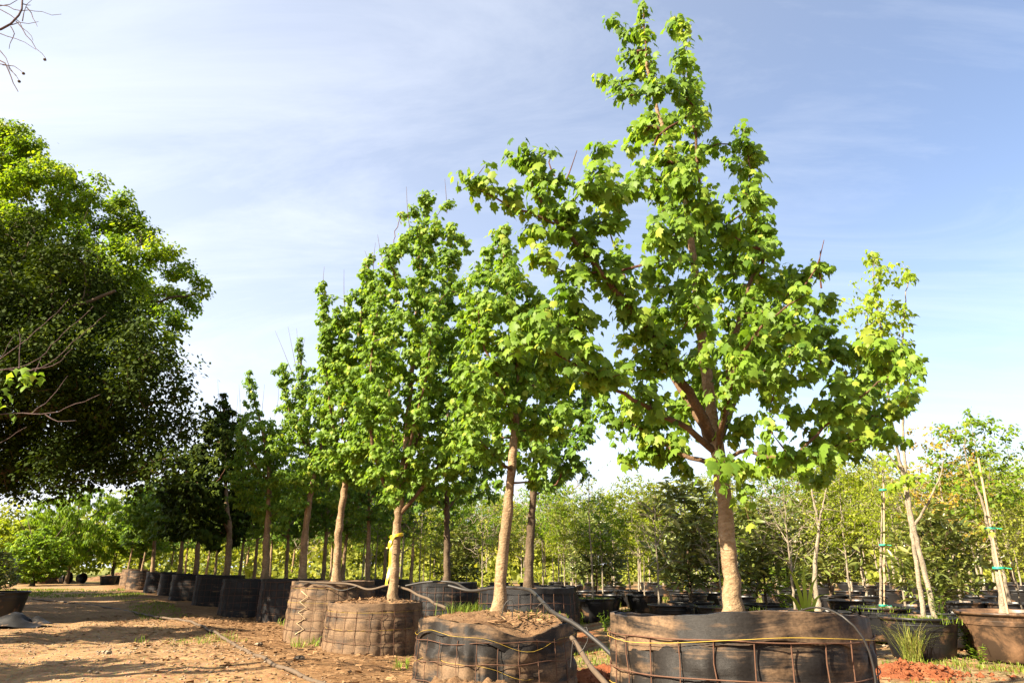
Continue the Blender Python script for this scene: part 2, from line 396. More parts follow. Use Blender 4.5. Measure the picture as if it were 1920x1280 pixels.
# ------------------------------------------------------------------ leaves
def fan(outline, centre):
    V = np.array([centre] + outline, float); n = len(outline)
    k = np.arange(n); return V, np.stack([np.zeros(n, int), 1 + k, 1 + (k + 1) % n], -1)
def shape_leaf(V, droop=0.42, cup=0.55):
    V = V.copy(); V[:, 2] += -droop * V[:, 1] ** 2 - cup * V[:, 0] ** 2; return V
_r = [(0.0, 0.03), (0.20, -0.07), (0.36, 0.06), (0.35, 0.18), (0.56, 0.40), (0.38, 0.48), (0.37, 0.68), (0.18, 0.66), (0.0, 1.0)]
_o = [(x, y, 0) for x, y in _r] + [(-x, y, 0) for x, y in _r[-2:0:-1]]
LV, LF = fan(_o, (0, 0.3, 0)); LV = shape_leaf(LV)
n0 = len(LV); LV = np.vstack([LV, [[-0.014, 0.03, 0], [0.014, 0.03, 0], [0, -0.55, 0.10]]]); LF = np.vstack([LF, [[n0, n0 + 1, n0 + 2]]])
MAPLE = (LV, LF)
_m = [(0, 0, 0), (0.50, 0.30, 0), (0.24, 0.48, 0), (0, 1, 0), (-0.24, 0.48, 0), (-0.50, 0.30, 0)]
_v, _f = fan(_m, (0, 0.36, 0.03)); MID = (shape_leaf(_v), _f)
SMALL = (shape_leaf(np.array([(0, 0, 0), (0.36, 0.45, 0.0), (0, 1, 0), (-0.36, 0.45, 0.0)], float), 0.2, 0.5), np.array([[0, 1, 2], [0, 2, 3]]))
_l = [(0, 0, 0.0), (0, 0.35, 0.0), (0, 0.7, 0), (0, 1.0, 0), (0.11, 0.3, 0.05), (0.13, 0.65, 0.05), (-0.11, 0.3, 0.05), (-0.13, 0.65, 0.05)]
LONG = (shape_leaf(np.array(_l, float), 0.25, 0), np.array([[0, 4, 1], [4, 5, 1], [1, 5, 2], [5, 3, 2], [0, 1, 6], [1, 7, 6], [1, 2, 7], [2, 3, 7]]))
NEEDLE = (np.array([(-0.06, 0, 0), (0.06, 0, 0), (0, 1, -0.15)], float), np.array([[0, 1, 2]]))

def frames(axis, normal):
    a = nrm(axis); n = normal - a * np.sum(normal * a, -1, keepdims=True); n = nrm(n); x = np.cross(a, n)
    return np.stack([x, a, n], 1)          # rows: local x,y,z in world
def add_leaves(mb, tpl, pos, axis, normal, size, var):
    V, Fc = tpl; R = frames(axis, normal); n = len(pos)
    W = np.einsum('vk,nkd->nvd', V, R) * np.asarray(size)[:, None, None] + pos[:, None, :]
    Q = (Fc[None] + (np.arange(n) * len(V))[:, None, None]).reshape(-1, Fc.shape[1])
    mb.add(W.reshape(-1, 3), Q, np.repeat(var, len(Fc)))

# ------------------------------------------------------------------ branching
SUNV = np.array([SVEC.x, SVEC.y, SVEC.z])
class Tree:
    """limbs are drawn by hand; shoots grow from the nearest wood towards target points in the crown"""
    def __init__(s, seed): s.rng = np.random.RandomState(seed); s.P = []; s.D = []; s.R = []; s.par = []; s.ok = []; s.limbs = []; s.chains = []
    def limb(s, pts, r0, r1, step=0.07, ok_from=0.0, wob=0.004):
        p = smooth_path(pts, step, wob, s.rng); n = len(p); t = np.linspace(0, 1, n)
        r = r0 + (r1 - r0) * t ** 0.85
        d = nrm(np.gradient(p, axis=0)); base = len(s.P)
        for i in range(n):
            s.P.append(p[i]); s.D.append(d[i]); s.R.append(r[i]); s.par.append(-1 if i == 0 else base + i - 1); s.ok.append(t[i] >= ok_from)
        s.limbs.append((p, r)); return p
    def grow(s, targets, step=0.11, up=0.5, low_pen=1.1):
        rng = s.rng; P = np.array(s.P); D = np.array(s.D); OK = np.array(s.ok)
        ctr = P[OK].mean(0) if OK.any() else P.mean(0)
        ds = np.array([np.min(np.linalg.norm(P[OK] - t, axis=1)) for t in targets])
        cap = len(P) + int(sum(ds / step + 4)) + 50 * 1
        A = np.zeros((cap * 2, 3)); B = np.zeros((cap * 2, 3)); O = np.zeros(cap * 2, bool)
        n = len(P); A[:n] = P; B[:n] = D; O[:n] = OK
        for ti in np.argsort(ds):
            t = targets[ti]; v = t - A[:n]; d = np.linalg.norm(v, axis=1)
            cost = d + low_pen * np.maximum(0, -v[:, 2]) + (~O[:n]) * 1e3 - 0.25 * np.sum(v * B[:n], 1)
            k = int(np.argmin(cost)); dk = max(d[k], 0.03)
            c = A[k] + (0.5 * B[k] + np.array([0, 0, up * 0.5]) + rng.normal(0, 0.12, 3)) * dk * 0.45
            m = max(3, int(dk / step) + 2); u = np.linspace(0, 1, m)[:, None]
            path = (1 - u) ** 2 * A[k] + 2 * u * (1 - u) * c + u * u * t
            path[1:-1] += rng.normal(0, 0.010 * min(1, dk * 2), (m - 2, 3))
            dirs = nrm(np.gradient(path, axis=0)); q = m - 1
            if n + q > len(A):
                A = np.vstack([A, np.zeros_like(A)]); B = np.vstack([B, np.zeros_like(B)]); O = np.concatenate([O, np.zeros_like(O)])
            A[n:n + q] = path[1:]; B[n:n + q] = dirs[1:]; O[n:n + q] = True
            s.chains.append((k, np.arange(n, n + q), path))
            s.par += [k] + list(range(n, n + q - 1)); n += q
        s.P2 = A[:n]; s.D2 = B[:n]
        w = np.zeros(n)
        for k, idx, _ in s.chains: w[idx[-1]] += 1
        par = s.par
        for i in range(n - 1, -1, -1):
            if par[i] >= 0: w[par[i]] += w[i]
        s.w = w
    def wood(s, mb_t, tip=0.0022, pw=0.5, sides=5, scale=1.0):
        nl = len(s.R)
        for k, idx, path in s.chains:
            r = tip * scale * np.maximum(1, s.w[idx]) ** pw
            r0 = min(r[0], s.R[k] * 0.75) if k < nl else r[0]
            rr = np.concatenate([[r0], np.minimum(r, r0)]); rr[-1] = tip * scale * 0.6
            tube(mb_t, path, rr, sides, False)
    def leaves(s, per=14, size=0.085, span=0.32, petiole=0.5, tilt=0.95, droop=0.9, young=0.2, spread=0.05):
        """pairs of leaves hung along the last `span` metres of every shoot, blades drooping outwards"""
        rng = s.rng; pos = []; ax = []; no = []; sz = []; va = []
        zc = np.mean([c[2][-1][2] for c in s.chains])
        for k, idx, path in s.chains:
            seg = path[::-1]; L = np.concatenate([[0], np.cumsum(np.linalg.norm(np.diff(seg, axis=0), axis=1))])
            sp = min(span, L[-1]); n = max(3, int(per * (0.55 + 0.45 * sp / span) * rng.uniform(0.7, 1.3)))
            f = rng.rand(n) ** 1.35 * sp
            base = np.stack([np.interp(f, L, seg[:, j]) for j in range(3)], 1)
            ddir = nrm(seg[0] - seg[-1]); a = rng.rand(n) * 2 * math.pi
            h = np.stack([np.cos(a), np.sin(a), np.zeros(n)], 1)
            h = nrm(h + 0.35 * np.array([ddir[0], ddir[1], 0]) * 1.0)
            sc = size * rng.uniform(0.5, 1.22, n) * np.where(f < 0.04, 0.75, 1.0)
            yb = np.clip(1 - f / span, 0, 1)
            p = base + h * (sc * petiole * rng.uniform(0.6, 1.5, n))[:, None] + rng.normal(0, spread * 0.4, (n, 3))
            p[:, 2] += rng.uniform(-0.01, 0.03, n)
            axi = h * rng.uniform(0.35, 0.95, (n, 1)) + np.array([0, 0, -1.0]) * rng.uniform(0.3, 1.25, (n, 1)) * droop + rng.normal(0, 0.22, (n, 3))
            nor = np.array([0, 0, 1.0]) * rng.uniform(0.25, 0.9, (n, 1)) + h * tilt + SUNV * 0.75 + rng.normal(0, 0.30, (n, 3))
            pos.append(p); ax.append(axi); no.append(nor); sz.append(sc)
            tone = rng.normal(0, 0.10)
            va.append(np.clip(0.42 + tone + young * (yb - 0.45) + rng.normal(0, 0.13, n) + (rng.rand(n) < 0.02) * 0.4, 0, 1))
        return tuple(np.concatenate(x) for x in (pos, ax, no, sz, va))

def ball_targets(rng, blobs, dens, minsep=0.09):
    """blobs: (centre xyz, radius, depth stretch)"""
    out = []
    for c, r, st in blobs:
        n = max(2, int(dens * r * r * 100))
        v = nrm(rng.normal(size=(n, 3))) * (rng.rand(n, 1) ** 0.42) * r
        v[:, 1] *= st
        out.append(np.asarray(c) + v)
    T = np.concatenate(out); keep = []
    for p in T:
        if not keep or np.min(np.sum((np.array(keep) - p) ** 2, 1)) > minsep ** 2: keep.append(p)
    return np.array(keep)

def assemble(root, tr, leafset, tpl, leaf_mat, base, bark, limb_mat, twig_mat, big=0, trunk_sides=14, twig_scale=1.0, twig_tip=0.0022, limb_sides=8):
    """trunk, each main branch, twigs, foliage and (nearest trees) single leaves, all children of root placed at base"""
    off = np.asarray(base)
    p, r = tr.limbs[0]
    rr = r.copy(); zl = p[:, 2] - p[0, 2]; rr = rr * (1 + 0.40 * np.exp(-zl / 0.05))
    mb = MB(); tube(mb, p - off, rr, trunk_sides, lump=0.12); obj('trunk', mb, bark, root)
    for p, r in tr.limbs[1:]:
        mb = MB(); tube(mb, p - off, r, limb_sides); obj('branch', mb, limb_mat, root)
    mb = MB(); tr.wood(mb, tip=twig_tip, scale=twig_scale)
    if mb.n:
        for V in mb.V: V -= off.astype(np.float32)
        tag(obj('twigs', mb, twig_mat, root), None, kind='stuff')
    if leafset is not None:
        pos, ax, no, sz, va = leafset; pos = pos - off
        n = len(pos); single = np.zeros(n, bool)
        if big:
            camp = np.array([0, 0, CAMZ]) - off
            d = np.linalg.norm(pos - camp, axis=1)
            w = sz / d * (0.4 + np.abs(np.sum(nrm(no) * nrm(camp - pos), 1)))
            # a leaf nothing nearer hides shows largest
            u = nrm(pos - camp); cell = {}
            key = np.round(u / 0.012).astype(int)
            order = np.argsort(d); first = np.zeros(n, bool)
            for i in order:
                kk = tuple(key[i])
                if kk not in cell: cell[kk] = 1; first[i] = True
            w = w * np.where(first, 1.0, 0.3)
            single[np.argsort(-w)[:big]] = True
            protos = []
            for q in range(8):
                m1 = MB(); Vq = tpl[0].copy(); Vq[:, 2] += 0.06 * math.sin(q) * Vq[:, 0]
                m1.add(Vq, tpl[1], 0.1 + 0.11 * q); me = m1.mesh('leaf'); me.materials.append(leaf_mat); protos.append(me)
            Rm = frames(ax[single], no[single])
            for Ri, pi, si, vi in zip(Rm, pos[single], sz[single], va[single]):
                o = bpy.data.objects.new('leaf', protos[int(np.clip((vi - 0.1) / 0.11 + 0.5, 0, 7))]); COL.objects.link(o); o.parent = root
                m4 = Matrix([[Ri[0][k] * si, Ri[1][k] * si, Ri[2][k] * si, pi[k]] for k in range(3)] + [[0, 0, 0, 1]])
                o.matrix_local = m4
        mb = MB(); k = ~single
        add_leaves(mb, tpl, pos[k], ax[k], no[k], sz[k], va[k])
        tag(obj('foliage', mb, leaf_mat, root), None, kind='stuff')
    return root

def pxblobs(rng, lst, Y, spread, F_=F):
    """(px, py, radius px[, dY]) -> world balls; each becomes a few balls through the depth of the crown"""
    out = []
    for b in lst:
        px, py, r = b[:3]; dYs = [b[3]] if len(b) > 3 else [rng.uniform(-spread, spread)]
        for dy_ in dYs:
            c = at(px, py, Y + dy_); s = np.linalg.norm(c - np.array([0, 0, CAMZ])) / F_
            out.append((c, r * s * 0.95, 1.15))
    return out

def hero_tree(name, label, base, Y, limbs, blobs, dens, spread, seed, leaf=0.085, per=14, mat='maple', big=0, tpl=MAPLE, spikes=(), minsep=0.085, droop=0.9, spur_from=(0.5, 0.35), spur_step=0.055, spur_r=1.0, bark='bark', group='maples in the wire-wrapped planters'):
    tr = Tree(seed); rng = tr.rng
    for i, (pts, r0, r1, ok) in enumerate(limbs):
        tr.limb([at(q[0], q[1], Y + (q[2] if len(q) > 2 else 0)) for q in pts], r0, r1, ok_from=ok)
    if Y > 5: blobs = [(b[0], b[1], b[2] * 1.14) + tuple(b[3:]) for b in blobs]
    T = ball_targets(rng, pxblobs(rng, blobs, Y, spread), dens, minsep)
    spur = []
    for li, (p, r) in enumerate(tr.limbs):
        L_ = np.concatenate([[0], np.cumsum(np.linalg.norm(np.diff(p, axis=0), axis=1))])
        lo = spur_from[0] if li == 0 else spur_from[1]
        for d_ in np.arange(lo * L_[-1], L_[-1], spur_step):
            c = np.array([np.interp(d_, L_, p[:, j]) for j in range(3)]); k_ = d_ / L_[-1]
            spur.append(c + nrm(rng.normal(size=3)) * rng.uniform(0.06, 0.20) * (1.25 - 0.6 * k_) * spur_r + np.array([0, 0, 0.04]))
        spur.append(p[-1] + np.array([0, 0, 0.05]))
    T = np.vstack([T, np.array(spur)])
    tr.grow(T)
    ls = tr.leaves(per, leaf, droop=droop)
    root = thing(name, label, 'tree', base, group)
    assemble(root, tr, ls, tpl, M[mat], base, M[bark], M['bark_limb'] if bark == 'bark' else M[bark], M['twig'], big)
    if spikes:
        mb = MB()
        for a, b in spikes:
            p0 = at(a[0], a[1], Y); p1 = at(b[0], b[1], Y); mid_ = (p0 + p1) / 2 + rng.normal(0, 0.02, 3)
            tube(mb, smooth_path([p0, mid_, p1], 0.1) - np.asarray(base), np.linspace(0.006, 0.0022, len(smooth_path([p0, mid_, p1], 0.1))), 5)
        tag(obj('bare_shoots', mb, M['twig'], root), None, kind='stuff')
    return root


# ------------------------------------------------------------------ planters: fabric bags held by welded wire
def planter(label, xy, R, H, mat, seed, rows=5, nv=25, rim_fn=None, taper=1.05, fold=0.13, soil_drop=0.05, mound=0.03, detail=1.0, threads=True, group='wire-wrapped fabric planters', z0=None, wrinkle=0.010, hem=None):
    rng = np.random.RandomState(seed); x, y = xy
    z0 = gz(x, y) - 0.02 if z0 is None else z0
    root = thing('fabric_planter', label, 'planter', (x, y, z0), group)
    nphi = int(nv * 6 * detail); nz = int(26 * detail)
    ph = np.linspace(0, 2 * math.pi, nphi, endpoint=False)
    rim = rim_fn(ph) if rim_fn else np.zeros(nphi)
    lowf = sum(rng.uniform(0.2, 1) * np.sin(k * ph + rng.rand() * 6.3) / k for k in (2, 3, 5)) * 0.008
    rimw = rim + sum(rng.uniform(0.3, 1) * np.sin(k * ph + rng.rand() * 6.3) for k in (7, 11, 17, 23)) * 0.002
    dz = 0.15
    def rad(phv, z):
        t = np.clip(z / H, 0, 1); base = R * (taper + (1 - taper) * t)
        pil = np.abs(np.sin(phv * nv / 2)) ** 0.7 * np.abs(np.sin(np.pi * z / dz)) ** 0.7 * 0.018 * np.clip((H - 0.10 - z) / 0.08, 0, 1)
        w = wrinkle * (vnoise(phv / (2 * math.pi) * 64 * 0.35 + 3, z * 9 + seed, seed) - 0.5) * 2 + wrinkle * 0.7 * (vnoise(phv / (2 * math.pi) * 64 + 5, z * 4 + seed, seed + 9) - 0.5) * 2
        return base + np.interp(phv, ph, lowf, period=2 * math.pi) * (0.5 + t) + pil + w
    def sheet(zs_of, ro, mb, var=0.5):
        rows_ = []
        for f in zs_of:
            z = f(rimw); r = ro(ph, z); rows_.append(np.stack([r * np.cos(ph), r * np.sin(ph), z], -1))
        V = np.concatenate(rows_); n = nphi; k = len(rows_)
        i = np.arange(k - 1)[:, None] * n; j = np.arange(n)[None]; j2 = (j + 1) % n
        mb.add(V, np.stack([i + j, i + j2, i + n + j2, i + n + j], -1).reshape(-1, 4), var)
    mb = MB()
    fs = [(lambda q, u=u: u * (H + q) - 0.03 * (1 - u)) for u in np.linspace(0, 1, nz)]
    sheet(fs, rad, mb)
    sheet([(lambda q: H + q), (lambda q: H + q + 0.004), (lambda q: H + q - 0.004), (lambda q: H + q - 0.25)],
          lambda p_, z: rad(p_, z) - np.where(z < H + rimw - 0.002, 0.014, np.where(z > H + rimw + 0.002, 0.006, 0.0)), mb)
    obj('fabric_wall', mb, mat, root)
    if fold:
        mb = MB(); fw = fold * (1 + 0.10 * np.sin(3 * ph + seed) + 0.05 * np.sin(13 * ph))
        def fr(p_, z): return rad(p_, np.full_like(z, H * 0.97)) + 0.010 + 0.007 * (vnoise(ph / (2 * math.pi) * 64 * 0.5, z * 14, seed + 4) - 0.3)
        ff = [(lambda q, u=u: H + q + 0.006 - u * fw) for u in np.linspace(0, 1, 8)]
        sheet(ff, fr, mb)
        sheet([(lambda q: H + q + 0.006 - fw), (lambda q: H + q + 0.004 - fw)], lambda p_, z: fr(p_, z) - 0.010 * (z < H + rimw + 0.005 - fw), mb)
        sheet([(lambda q: H + q + 0.006), (lambda q: H + q + 0.008)], lambda p_, z: fr(p_, z) - 0.02 * (z > H + rimw + 0.007), mb)
        hem_o = obj('folded_hem', mb, hem or mat, root)
    # wires: uprights share one mesh, hoops one each
    top = H - (fold * 0.85 if fold else 0.0); zs = np.linspace(0.0, top, 10)
    wr = 0.0032
    upm = []
    for v in range(3):
        mb = MB(); px_ = (R * (taper + (1 - taper) * zs / H)) + 0.017 + rng.normal(0, 0.002, 10)
        tube(mb, np.stack([px_, rng.normal(0, 0.003, 10), zs], -1), wr, 5); me = mb.mesh('wire_upright'); me.materials.append(M['rust_wire']); upm.append(me)
    for k in range(nv):
        o = bpy.data.objects.new('wire_upright', upm[k % 3]); link(o, root); o.rotation_euler = (0, rng.normal(0, 0.004), 2 * math.pi * k / nv + rng.normal(0, 0.006))
    a = np.linspace(0, 2 * math.pi, nv * 3 + 1)
    for z in np.arange(dz, top + 0.01, dz)[:rows]:
        mb = MB(); rr = R * (taper + (1 - taper) * z / H) + 0.0235
        wv = sum(rng.normal(0, 0.004) * np.sin(k * a + rng.rand() * 6) for k in (2, 3, 5, 9))
        pts = np.stack([rr * np.cos(a), rr * np.sin(a), z + wv], -1); tube(mb, pts, wr, 5, False); obj('wire_hoop', mb, M['rust_wire'], root)
    if threads:
        for z in (H - 0.095, H - 0.30):
            mb = MB(); rr = rad(a, np.full_like(a, z)) + (0.030 if z > top else 0.006)
            pts = np.stack([rr * np.cos(a), rr * np.sin(a), z + np.interp(a, ph, rim, period=2 * math.pi) + 0.006 * np.sin(2 * a + seed)], -1)
            tube(mb, pts, 0.0012, 4, False); obj('yellow_thread', mb, M['thread'], hem_o if (fold and z > top) else root)
    # soil, heaped a little round the trunk
    mb = MB(); nr = 12
    rr = np.linspace(0, 1, nr)[:, None]; pp = ph[None, ::2]
    Rr = rr * (R - 0.005); X = Rr * np.cos(pp); Yv = Rr * np.sin(pp)
    Z = H - soil_drop + mound * (1 - rr ** 2) + rim[None, ::2] * rr ** 2 + 0.05 * (vnoise(X * 9 + 20 + x, Yv * 9 + 20, seed) - 0.5) + 0.03 * (vnoise(X * 30 + 60, Yv * 30 + 60, seed + 1) - 0.5)
    V = np.stack([X, Yv, Z], -1).reshape(-1, 3); n = pp.shape[1]
    i = np.arange(nr - 1)[:, None] * n; j = np.arange(n)[None]; j2 = (j + 1) % n
    mb.add(V, np.stack([i + j, i + n + j, i + n + j2, i + j2], -1).reshape(-1, 4)); obj('soil', mb, M['soil'], root)
    return root
PH0 = -math.pi / 2
def rim1(ph): return 0.035 * np.cos(ph - PH0) - 0.04 + 0.012 * np.sin(3 * ph)
def rim2(ph): return -0.085 * np.exp(-((ph - (2 * math.pi + PH0 + 0.35)) / 0.42) ** 2) + 0.05 * np.exp(-((ph - (2 * math.pi + PH0 - 0.95)) / 0.4) ** 2) + 0.02 * np.sin(3 * ph + 0.6) + 0.010 * np.sin(7 * ph)
pl1 = planter('large dark planter nearest the camera, streaked with dust, lowest right in the row', (1.11, 3.68), 0.6, 0.86, M['fabric'], 3, rim_fn=rim1, taper=1.0, detail=1.5, soil_drop=0.13, z0=0.0, hem=M['fabric_hem'], wrinkle=0.011)
pl2 = planter('low slumped planter with torn folded rim and heaped soil, second from the right', (-0.155, 6.55), 0.655, 0.58, M['fabric_mid'], 5, rim_fn=rim2, taper=1.06, detail=1.4, soil_drop=0.0, mound=0.06, wrinkle=0.024, z0=0.02)
pl3 = planter('short sunlit brown planter with rusty wire squares under the ribboned tree', (-1.83, 9.83), 0.61, 0.60, M['fabric_dusty'], 8, taper=1.07, fold=0.09, soil_drop=0.02, wrinkle=0.008, z0=0.0)
pl4 = planter('tall tan planter with a frayed laced seam down its left side', (-2.85, 11.6), 0.63, 0.83, M['fabric_dusty'], 12, taper=1.10, fold=0.07, wrinkle=0.014, z0=0.0)
# the laced seam on that planter
sb = MB(); pts = []
for k in range(9):
    a_ = math.radians(-118 + (9 if k % 2 else -3)); z = 0.70 - k * 0.075; r_ = 0.63 * (1.10 - 0.10 * z / 0.83) + 0.03
    pts.append((r_ * math.cos(a_), r_ * math.sin(a_), z))
tube(sb, pts, 0.008, 5); obj('lacing', sb, M['twine'], pl4)
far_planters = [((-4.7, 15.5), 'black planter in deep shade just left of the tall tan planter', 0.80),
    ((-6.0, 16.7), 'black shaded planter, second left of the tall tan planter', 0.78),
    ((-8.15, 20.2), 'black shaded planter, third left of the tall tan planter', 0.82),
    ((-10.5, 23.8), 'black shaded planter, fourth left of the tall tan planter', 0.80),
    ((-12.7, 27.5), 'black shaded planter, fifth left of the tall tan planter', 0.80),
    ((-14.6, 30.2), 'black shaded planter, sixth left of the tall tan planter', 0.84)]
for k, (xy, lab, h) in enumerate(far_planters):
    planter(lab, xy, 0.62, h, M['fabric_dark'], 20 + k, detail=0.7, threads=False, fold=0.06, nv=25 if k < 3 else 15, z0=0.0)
planter('sunlit grey planter second from the far end of the row by the road', (-18.2, 35.5), 0.62, 0.86, M['fabric_mid'], 31, detail=0.6, threads=False, nv=15, z0=0.0)
planter('sunlit grey planter at the far end of the row by the road', (-22.0, 42.0), 0.66, 0.92, M['fabric_dusty'], 32, detail=0.6, threads=False, nv=15, z0=0.0)
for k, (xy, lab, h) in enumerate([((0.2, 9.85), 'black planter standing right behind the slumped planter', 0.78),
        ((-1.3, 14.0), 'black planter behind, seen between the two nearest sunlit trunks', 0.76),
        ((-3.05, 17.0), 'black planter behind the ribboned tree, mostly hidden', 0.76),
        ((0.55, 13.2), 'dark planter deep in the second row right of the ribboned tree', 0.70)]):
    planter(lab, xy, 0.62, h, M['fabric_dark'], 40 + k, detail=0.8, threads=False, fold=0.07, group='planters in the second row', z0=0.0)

# ------------------------------------------------------------------ the maples, nearest first
T1 = hero_tree('maple_tree', 'tallest broad maple with a reddish left limb, in the nearest planter', (1.10, 3.68, 0.74), 3.68, [
    ([(1374, 1165), (1369, 1060), (1360, 960), (1352, 885), (1342, 820), (1330, 740, .02), (1320, 660, .06), (1308, 560, .1), (1296, 450, .1), (1284, 370, .1), (1262, 290, .08), (1230, 200, .05), (1212, 110, .02), (1207, 25, 0)], 0.047, 0.004, 0.22),
    ([(1338, 825), (1300, 750, -.12), (1262, 690, -.22), (1220, 630, -.32), (1165, 560, -.45), (1110, 490, -.55), (1050, 420, -.6), (1010, 370, -.62), (985, 305, -.62)], 0.030, 0.004, 0.15),
    ([(1300, 440, .1), (1312, 370, .05), (1304, 270, 0), (1292, 160, 0), (1280, 60, 0)], 0.013, 0.003, 0.0),
    ([(1345, 850), (1290, 805, -.1), (1230, 772, -.25), (1170, 740, -.4), (1090, 690, -.5), (1010, 640, -.6)], 0.021, 0.004, 0.2),
    ([(1350, 872), (1275, 850, .2), (1205, 805, .35), (1140, 780, .45)], 0.016, 0.004, 0.2),
    ([(1345, 840), (1362, 750, -.05), (1372, 650, -.1), (1398, 565, -.1), (1418, 470, 0), (1412, 380, .05), (1400, 265, .05)], 0.022, 0.003, 0.15),
    ([(1356, 868), (1400, 845, -.2), (1470, 862, -.4), (1520, 828, -.45), (1565, 785, -.5), (1630, 730, -.5), (1700, 685, -.5)], 0.012, 0.003, 0.15),
    ([(1354, 880), (1420, 880, .2), (1500, 868, .3), (1560, 840, .4), (1630, 800, .5)], 0.014, 0.003, 0.2),
    ([(1345, 840), (1390, 720, .4), (1440, 600, .8), (1485, 520, 1.0)], 0.02, 0.003, 0.15),
    ([(1340, 840), (1270, 720, .5), (1200, 600, .8), (1145, 440, .8), (1130, 350, .8)], 0.02, 0.003, 0.15),
    ([(1345, 845), (1370, 720, -.5), (1420, 620, -.8), (1500, 560, -.9)], 0.016, 0.003, 0.15),
    ([(1040, 420, -.6), (975, 392, -.62), (910, 362, -.64), (866, 338, -.65)], 0.008, 0.003, 0.0)],
  [(1160, 40, 22), (1182, 85, 26), (1272, 45, 22), (1284, 100, 26), (1200, 130, 38), (1160, 165, 22), (1125, 150, 20), (1148, 185, 24), (1245, 170, 32), (1300, 160, 26), (1300, 215, 32), (1225, 230, 46), (1190, 262, 32), (1310, 270, 38), (1250, 300, 48),
   (1140, 280, 28), (1130, 335, 40), (1180, 330, 40), (1300, 350, 50), (1240, 370, 46), (1398, 262, 26), (1420, 310, 30), (1375, 320, 22), (1400, 370, 40), (1350, 400, 40), (1420, 420, 36),
   (985, 300, 28, -.6), (960, 290, 16, -.6), (1025, 290, 18, -.6), (1000, 345, 34, -.6), (1060, 350, 32, -.5), (1040, 400, 40, -.6), (880, 345, 15, -.64), (912, 362, 15, -.62), (948, 378, 18, -.62), (985, 410, 30, -.6), (1010, 470, 46, -.6), (1080, 440, 42, -.5), (1100, 510, 52, -.5), (1040, 540, 54, -.6), (990, 600, 46, -.6), (1160, 560, 52, -.4), (1090, 600, 56, -.5), (1030, 660, 50, -.6), (1170, 620, 46, -.3), (970, 660, 32, -.6), (1120, 680, 50, -.4),
   (1160, 400, 48), (1240, 440, 56), (1310, 440, 56), (1380, 470, 52), (1450, 460, 32), (1470, 520, 36), (1260, 520, 56), (1340, 540, 62), (1420, 550, 56), (1520, 520, 34), (1500, 590, 46), (1270, 600, 56), (1360, 630, 62), (1440, 640, 62), (1560, 570, 22), (1540, 640, 46), (1240, 670, 56), (1330, 700, 56), (1420, 710, 60), (1500, 700, 56), (1590, 660, 42), (1640, 640, 36), (1690, 680, 34), (1715, 690, 20), (1650, 700, 44), (1580, 730, 48), (1680, 750, 32), (1630, 770, 44), (1560, 790, 42), (1500, 770, 40), (1610, 830, 38), (1660, 820, 26), (1560, 850, 26), (1470, 870, 34), (1420, 880, 30), (1530, 890, 24), (1200, 700, 50), (1160, 760, 44, .4), (1230, 760, 48, .4), (1290, 770, 36), (1150, 820, 20, .4), (1200, 830, 32, .4), (1260, 840, 40, .4), (1180, 870, 18, .4), (1280, 875, 28, .4), (1390, 800, 34), (1440, 800, 36), (1340, 905, 14), (1400, 970, 12), (1310, 600, 40, -.35), (1325, 660, 36, -.4), (1345, 720, 34, -.35), (1300, 540, 36, -.3), (1390, 850, 22, -.3)],
  5.4, 0.75, 1, leaf=0.058, per=32, big=300,
  spikes=[((1213, 110), (1207, 5)), ((1490, 560), (1545, 450)), ((1540, 540), (1538, 470)), ((1060, 340), (1082, 282)), ((1040, 330), (1038, 285))],
  minsep=0.06, spur_r=0.7, spur_step=0.075)

hero_tree('maple_tree', 'slim maple with a bare tan trunk leaning right, in the slumped planter', (-0.12, 6.55, 0.58), 6.55, [
    ([(935, 1152), (941, 1060), (953, 950), (960, 870), (966, 790), (972, 700), (962, 600), (948, 510), (940, 440)], 0.062, 0.006, 0.38),
    ([(960, 885), (935, 862, -.2), (905, 830, -.3), (880, 800, -.4)], 0.018, 0.004, 0.2), ([(968, 800), (940, 720, -.3), (905, 640, -.4), (895, 560, -.4)], 0.024, 0.004, 0.2),
    ([(970, 780), (1010, 700, .3), (1040, 640, .5), (1050, 570, .6)], 0.024, 0.004, 0.2), ([(962, 905), (1000, 900, -.2), (1020, 870, -.3)], 0.012, 0.003, 0.3)],
  [(938, 440, 22), (930, 480, 32), (955, 520, 40), (905, 530, 38), (890, 590, 40), (935, 590, 46), (985, 570, 46), (890, 660, 44), (940, 660, 50), (1000, 650, 50), (880, 720, 40), (930, 740, 48), (985, 740, 42), (890, 780, 40), (945, 800, 36), (1005, 800, 30), (870, 830, 26), (905, 850, 26), (1000, 860, 22), (1050, 700, 50), (1040, 780, 40), (915, 905, 12), (1010, 905, 14)],
  4.9, 0.7, 2, leaf=0.068, per=28, big=300)

